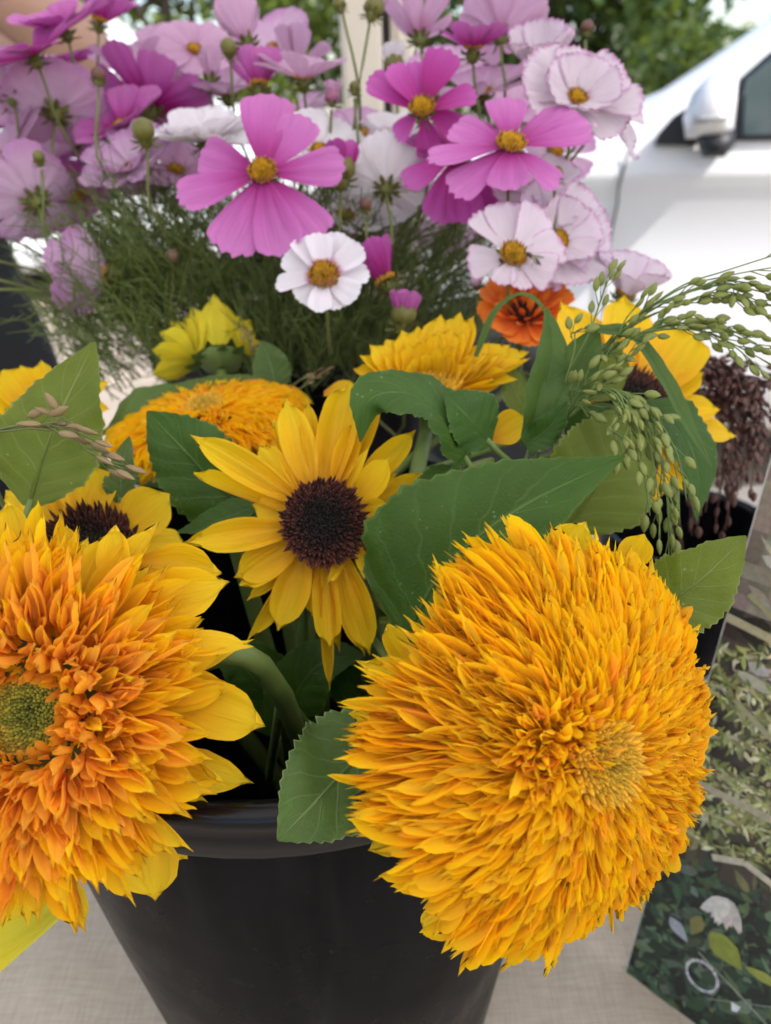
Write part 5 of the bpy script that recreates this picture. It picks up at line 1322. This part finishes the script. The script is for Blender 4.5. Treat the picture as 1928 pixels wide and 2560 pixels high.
for xx in (.80, 3.45):
    wheel(vr, xx, -.02, .32)
    mb = MB(); k_ = 24; v = [(xx + .38 * math.cos(math.pi * k / k_), -.0145, .32 + .38 * math.sin(math.pi * k / k_)) for k in range(k_ + 1)] + [(xx - .38, -.0145, .25), (xx + .38, -.0145, .25)]
    mb.add(v, [tuple(range(len(v)))]); mb.build('wheel_arch', blk, vr, False)
prism(vr, 'headlight', [(.07, .72), (.38, .80), (.42, .90), (.2, .90)], -.013, .03, glass_m, off)
prism(vr, 'door_handle', [(2.2, .98), (2.4, .98), (2.4, 1.01), (2.2, 1.01)], -.04, .01, paint, off)

# tall white van far behind on the left, turned a little
fv = empty('white_van', (-5.6, 7.4, 0), 'tall white van with teal tinted windows, parked beyond the paving', 'van')
fv.rotation_euler = (0, 0, R_(-7))
st = [(0, 1.0), (.05, 1.9), (.3, 2.12), (1.0, 2.16), (2.6, 2.15), (3.05, 2.05), (3.45, 1.72), (3.8, 1.36), (4.2, 1.25), (4.6, 1.10), (4.72, .85), (4.75, .55)]
van(fv, 4.75, st, 1.9, 1.05, 1.36, paint)
for (a, b) in ((.35, 1.45), (1.55, 2.45)):
    wn = prism(fv, 'window', [(a, 1.42), (b, 1.42), (b, 1.86), (a, 1.86)], -.005, .10, blk, (0, 0, 0)); prism(wn, 'pane', [(a + .03, 1.45), (b - .03, 1.45), (b - .03, 1.83), (a + .03, 1.83)], -.009, -.006, teal_m, (0, 0, 0))
wn = prism(fv, 'window', [(2.55, 1.42), (3.55, 1.42), (3.25, 1.72), (2.95, 1.88), (2.55, 1.88)], -.005, .10, blk, (0, 0, 0)); prism(wn, 'pane', [(2.6, 1.45), (3.47, 1.45), (3.2, 1.70), (2.92, 1.84), (2.6, 1.84)], -.009, -.006, teal_m, (0, 0, 0))
wheel(fv, .95, -.02, .34); wheel(fv, 3.9, -.02, .34)
prism(fv, 'bumper', [(4.2, .35), (4.8, .35), (4.8, .6), (4.3, .6)], -.04, .3, grey, (0, 0, 0))
prism(fv, 'side_strip', [(.1, .70), (4.3, .70), (4.3, .78), (.1, .78)], -.02, .02, grey, (0, 0, 0))
# white estate car standing before it
cr = empty('white_car', (-3.5, 5.6, 0), 'white car with grey windows in front of the tall white van', 'car'); cr.rotation_euler = (0, 0, R_(6))
st = [(0, .75), (.05, 1.05), (.25, 1.40), (.6, 1.48), (1.6, 1.48), (2.0, 1.40), (2.6, 1.02), (3.2, .95), (3.6, .85), (3.75, .7), (3.78, .5)]
van(cr, 3.78, st, 1.7, .72, .98, paint)
for P_ in ([(.35, 1.02), (1.1, 1.02), (1.1, 1.36), (.55, 1.36)], [(1.17, 1.02), (2.4, 1.02), (1.95, 1.33), (1.17, 1.36)]):
    wn = prism(cr, 'window', P_, -.006, .09, grey, (0, 0, 0)); cx_ = sum(p[0] for p in P_) / 4; cz_ = sum(p[1] for p in P_) / 4
    prism(wn, 'pane', [(x_ + (cx_ - x_) * .06, z_ + (cz_ - z_) * .1) for x_, z_ in P_], -.010, -.007, glass_m, (0, 0, 0))
wheel(cr, .7, -.02, .31); wheel(cr, 3.05, -.02, .31)
prism(cr, 'bumper', [(3.3, .3), (3.82, .3), (3.82, .52), (3.4, .52)], -.03, .3, grey, (0, 0, 0))

# ------------------------------------------------------------------ trees and hedge
def tree_leaf_mat(name, a, b):
    m, _, _ = newmat(name); n = N(m)
    tc = n.new('TexCoord').outputs['Object']; at_ = n.new('Attribute', attribute_name='tint').outputs['Fac']
    c = n.mix(at_, a, b); bs = n.new('BsdfPrincipled'); n.l.new(c, bs.inputs['Base Color']); bs.inputs['Roughness'].default_value = .45
    tr = n.new('BsdfTranslucent'); n.l.new(n.mix(.5, c, (.25, .30, .03)), tr.inputs[0]); mx = n.new('MixShader'); mx.inputs[0].default_value = .35
    n.l.new(bs.outputs[0], mx.inputs[1]); n.l.new(tr.outputs[0], mx.inputs[2]); out = n.new('OutputMaterial'); n.l.new(mx.outputs[0], out.inputs[0]); return m
bark = simple('bark', (.10, .075, .055), .9, var=.4, scale=10)
tl = [tree_leaf_mat('tree_leaf_a', (.040, .075, .016), (.12, .17, .025)), tree_leaf_mat('tree_leaf_b', (.030, .060, .015), (.085, .135, .025)), tree_leaf_mat('tree_leaf_c', (.07, .12, .02), (.22, .28, .045))]
def tree(x_, y_, h, r, label, mat, n_leaf=7000, seed=1, low=.25, ls=.10, nc=26):
    g = np.random.default_rng(seed); rr = random.Random(seed)
    root = empty('tree', (x_, y_, 0), label, 'tree', None)
    mb = MB(); tube(mb, [(0, 0, 0), (.05 * h * .3, 0, h * .25), (0, .03, h * .5), (.05, 0, h * .8)], .045 * h * .5, .01 * h, 8, 8)
    cl_ = []
    for k in range(nc):
        d_ = g.normal(size=3); d_ /= np.linalg.norm(d_); q = g.random() ** .4
        c_ = np.array([d_[0] * r * q, d_[1] * r * q, h * (low + (1 - low) * .5) + d_[2] * q * h * (1 - low) * .5]); cl_.append(c_)
        if k % 3 == 0: tube(mb, [(0, 0, h * rr.uniform(.2, .6)), tuple(c_ * np.array((.5, .5, .9))), tuple(c_)], .012 * h * .5, .005, 5, 5)
    mb.build('trunk', bark, root)
    ci = g.integers(0, nc, n_leaf); off_ = g.normal(size=(n_leaf, 3)); off_ /= np.linalg.norm(off_, axis=1)[:, None]
    P = np.array(cl_)[ci] + off_ * (g.random(n_leaf) ** .35)[:, None] * (r * .42) * (.6 + .7 * g.random(nc))[ci][:, None] * np.array((1, 1, .75))
    P[:, 2] = np.maximum(P[:, 2], .05)
    a = g.normal(size=(n_leaf, 3)); a /= np.linalg.norm(a, axis=1)[:, None]; b = np.cross(a, g.normal(size=(n_leaf, 3))); b /= np.linalg.norm(b, axis=1)[:, None]
    s = ls * (.6 + .8 * g.random(n_leaf))[:, None]; nrm = np.cross(a, b)
    V = np.stack([P - a * s, P - b * s * .45 + nrm * s * .12, P + a * s, P + b * s * .45 + nrm * s * .12], 1).reshape(-1, 3)
    me = bpy.data.meshes.new('crown'); me.vertices.add(len(V)); me.vertices.foreach_set('co', V.ravel())
    me.loops.add(n_leaf * 4); me.loops.foreach_set('vertex_index', np.arange(n_leaf * 4, dtype=np.int32))
    me.polygons.add(n_leaf); me.polygons.foreach_set('loop_start', np.arange(0, n_leaf * 4, 4, dtype=np.int32)); me.polygons.foreach_set('loop_total', np.full(n_leaf, 4, dtype=np.int32))
    me.update(calc_edges=True); A = me.attributes.new('tint', 'FLOAT', 'POINT')
    A.data.foreach_set('value', np.repeat(np.clip(g.random(n_leaf) * .7 + (g.random(nc) * .5)[ci], 0, 1), 4).astype(np.float32))
    me.materials.append(mat); link('crown', me, root)
tree(-2.6, 12.0, 5.0, 2.6, 'bright green tree behind the tall white van', tl[2], 9000, 1, .15)
tree(.2, 13.5, 5.5, 2.6, 'leafy green tree behind the cream gazebo post', tl[0], 9000, 2, .12)
tree(2.4, 11.5, 3.9, 1.7, 'dense green tree just beyond the front of the white van', tl[1], 8000, 3, .10)
tree(4.6, 14.0, 2.0, 1.7, 'low pale bush under the open patch of sky', tl[2], 6000, 4, .05, ls=.08)
tree(6.0, 11.0, 2.15, 1.9, 'dark low hedge bush above the bonnet of the white van', tl[1], 8000, 5, .02, ls=.08)
tree(8.2, 12.0, 4.2, 2.2, 'tall open tree above the roof of the white van', tl[0], 6500, 6, .20)
tree(3.4, 9.6, 1.75, 1.3, 'rounded dark shrub beside the white van', tl[1], 6000, 8, .02, ls=.07)
tree(-6.5, 14.0, 5.5, 3.0, 'large tree behind the person in black', tl[0], 8000, 7, .15)
tree(11.5, 13.0, 4.0, 2.4, 'broad tree beyond the rear of the white van', tl[2], 6000, 9, .1)

# ------------------------------------------------------------------ person
def skin_mesh(name, verts, edges, radii, mat, root, sub=2, rooti=0):
    me = bpy.data.meshes.new(name); me.from_pydata([Vector(v_) - Vector(root.location) for v_ in verts], edges, [])
    o = bpy.data.objects.new(name, me); COL.objects.link(o)
    md = o.modifiers.new('skin', 'SKIN'); md.use_smooth_shade = True
    if not me.skin_vertices: me.skin_vertices.new()
    for k, r_ in enumerate(radii):
        sv = me.skin_vertices[0].data[k]; sv.radius = r_ if isinstance(r_, tuple) else (r_, r_); sv.use_root = (k == rooti)
    o.modifiers.new('sub', 'SUBSURF').levels = sub; o.modifiers['sub'].render_levels = sub
    dg = bpy.context.evaluated_depsgraph_get(); m2 = bpy.data.meshes.new_from_object(o.evaluated_get(dg)); bpy.data.objects.remove(o)
    m2.materials.clear(); m2.materials.append(mat); m2.polygons.foreach_set('use_smooth', [True] * len(m2.polygons))
    return link(name, m2, root)
px_, py_ = -.775, 1.42
pe = empty('person', (px_, py_, 0), 'person in black clothes with a bare bent arm, standing behind the table', 'person')
skin_m = simple('skin', (.42, .25, .185), .5, var=.08, scale=20)
cloth_b = simple('black_clothes', (.012, .012, .014), .9, var=.3, scale=30)
def pq(a, b, c_): return (px_ + a, py_ + b, c_)
V_ = [pq(0,0,.95), pq(0,0,1.12), pq(0,0,1.27), pq(0,0.01,1.40), pq(0,.0,1.47), pq(0,-.02,1.56), pq(0,-.03,1.66), pq(0,-.02,1.73),
      pq(.15,0,1.385), pq(.30,-.10,1.37), pq(.395,-.16,1.375), pq(.31,-.24,1.46), pq(.17,-.30,1.53), pq(.12,-.32,1.56),
      pq(-.15,0,1.385), pq(-.21,-.01,1.22), pq(-.23,-.02,1.10), pq(-.22,-.10,.98), pq(-.20,-.16,.90), pq(-.19,-.19,.85),
      pq(.085,0,.86), pq(.09,0,.50), pq(.09,.02,.10), pq(.09,-.10,.04), pq(-.085,0,.86), pq(-.09,0,.50), pq(-.09,.02,.10), pq(-.09,-.10,.04)]
E_ = [(0,1),(1,2),(2,3),(3,4),(4,5),(5,6),(6,7),(3,8),(8,9),(9,10),(10,11),(11,12),(12,13),(3,14),(14,15),(15,16),(16,17),(17,18),(18,19),(0,20),(20,21),(21,22),(22,23),(0,24),(24,25),(25,26),(26,27)]
Rr = [(.14,.10),(.12,.09),(.13,.09),(.10,.07),.05,(.065,.075),(.075,.09),.05,  .062,.060,.056,.050,.034,.026,.055,.046,.040,.036,.028,.024,.08,.055,.042,.035,.08,.055,.042,.035]
body = skin_mesh('body', V_, E_, Rr, skin_m, pe)
# fingers curled, five on each hand
for (w0, dr_, sd_) in ((Vector(pq(.12,-.32,1.56)), Vector((-.5,-.3,.8)).normalized(), Vector((.8,-.4,.35)).normalized()), (Vector(pq(-.19,-.19,.85)), Vector((.15,-.5,-.85)).normalized(), Vector((.4,.8,-.4)).normalized())):
    nn_ = dr_.cross(sd_)
    vv = [w0, w0 + dr_ * .045]; ee = [(0, 1)]; ra = [.024, .030]
    for k in range(4):
        b0 = w0 + dr_ * .075 + sd_ * (.028 - .019 * k); L_ = (.062, .07, .066, .052)[k]; i0 = len(vv)
        vv += [b0, b0 + dr_ * L_ * .5 + nn_ * .008, b0 + dr_ * L_ * .85 + nn_ * .026]; ee += [(1, i0), (i0, i0 + 1), (i0 + 1, i0 + 2)]; ra += [.0095, .0085, .007]
    i0 = len(vv); vv += [w0 + dr_ * .03 + sd_ * .034, w0 + dr_ * .06 + sd_ * .048 + nn_ * .012, w0 + dr_ * .08 + sd_ * .045 + nn_ * .025]; ee += [(0, i0), (i0, i0 + 1), (i0 + 1, i0 + 2)]; ra += [.012, .010, .008]
    skin_mesh('hand', vv, ee, ra, skin_m, pe)
top = skin_mesh('top', [pq(0,0,.84), pq(0,0,1.12), pq(0,0,1.27), pq(0,.01,1.385), pq(.12,0,1.40), pq(-.12,0,1.40)], [(0,1),(1,2),(2,3),(3,4),(3,5)], [(.175,.115),(.15,.105),(.155,.105),(.125,.085),.066,.066], cloth_b, pe)
skin_mesh('trousers', [pq(0,0,1.16), pq(0,0,.92), pq(.09,0,.80), pq(.095,0,.48), pq(.095,.02,.09), pq(-.09,0,.80), pq(-.095,0,.48), pq(-.095,.02,.09)], [(0,1),(1,2),(2,3),(3,4),(1,5),(5,6),(6,7)], [(.165,.115),(.185,.13),.115,.085,.075,.115,.085,.075], cloth_b, pe)
for sx in (-1, 1): skin_mesh('shoe', [pq(sx*.095,.04,.045), pq(sx*.095,-.06,.04), pq(sx*.095,-.14,.03)], [(0,1),(1,2)], [.045,.042,.035], cloth_b, pe)
hair = simple('hair', (.06, .035, .02), .6, var=.3, scale=60)
skin_mesh('hair', [pq(0,.03,1.70), pq(0,.05,1.60), pq(0,.06,1.48), pq(0,-.02,1.765)], [(0,1),(1,2),(0,3)], [.10,.085,.055,.075], hair, pe)
fc = MB()
for sx in (-1, 1):
    for k in range(1): lathe(fc, [(.001, -.010), (.009, -.005), (.011, 0), (.009, .005), (.001, .010)], 8, (sx * .032, -.113, 1.665))
fc.build('eyes', simple('eye', (.5, .5, .48), .2), pe); fc = MB()
tube(fc, [(0, -.105, 1.665), (0, -.125, 1.635), (0, -.115, 1.62)], .010, .012, 6, 6); fc.build('nose', skin_m, pe); fc = MB()
tube(fc, [(-.025, -.100, 1.592), (0, -.112, 1.590), (.025, -.100, 1.592)], .006, .006, 6, 6); fc.build('lips', simple('lips', (.35, .12, .10), .5), pe)
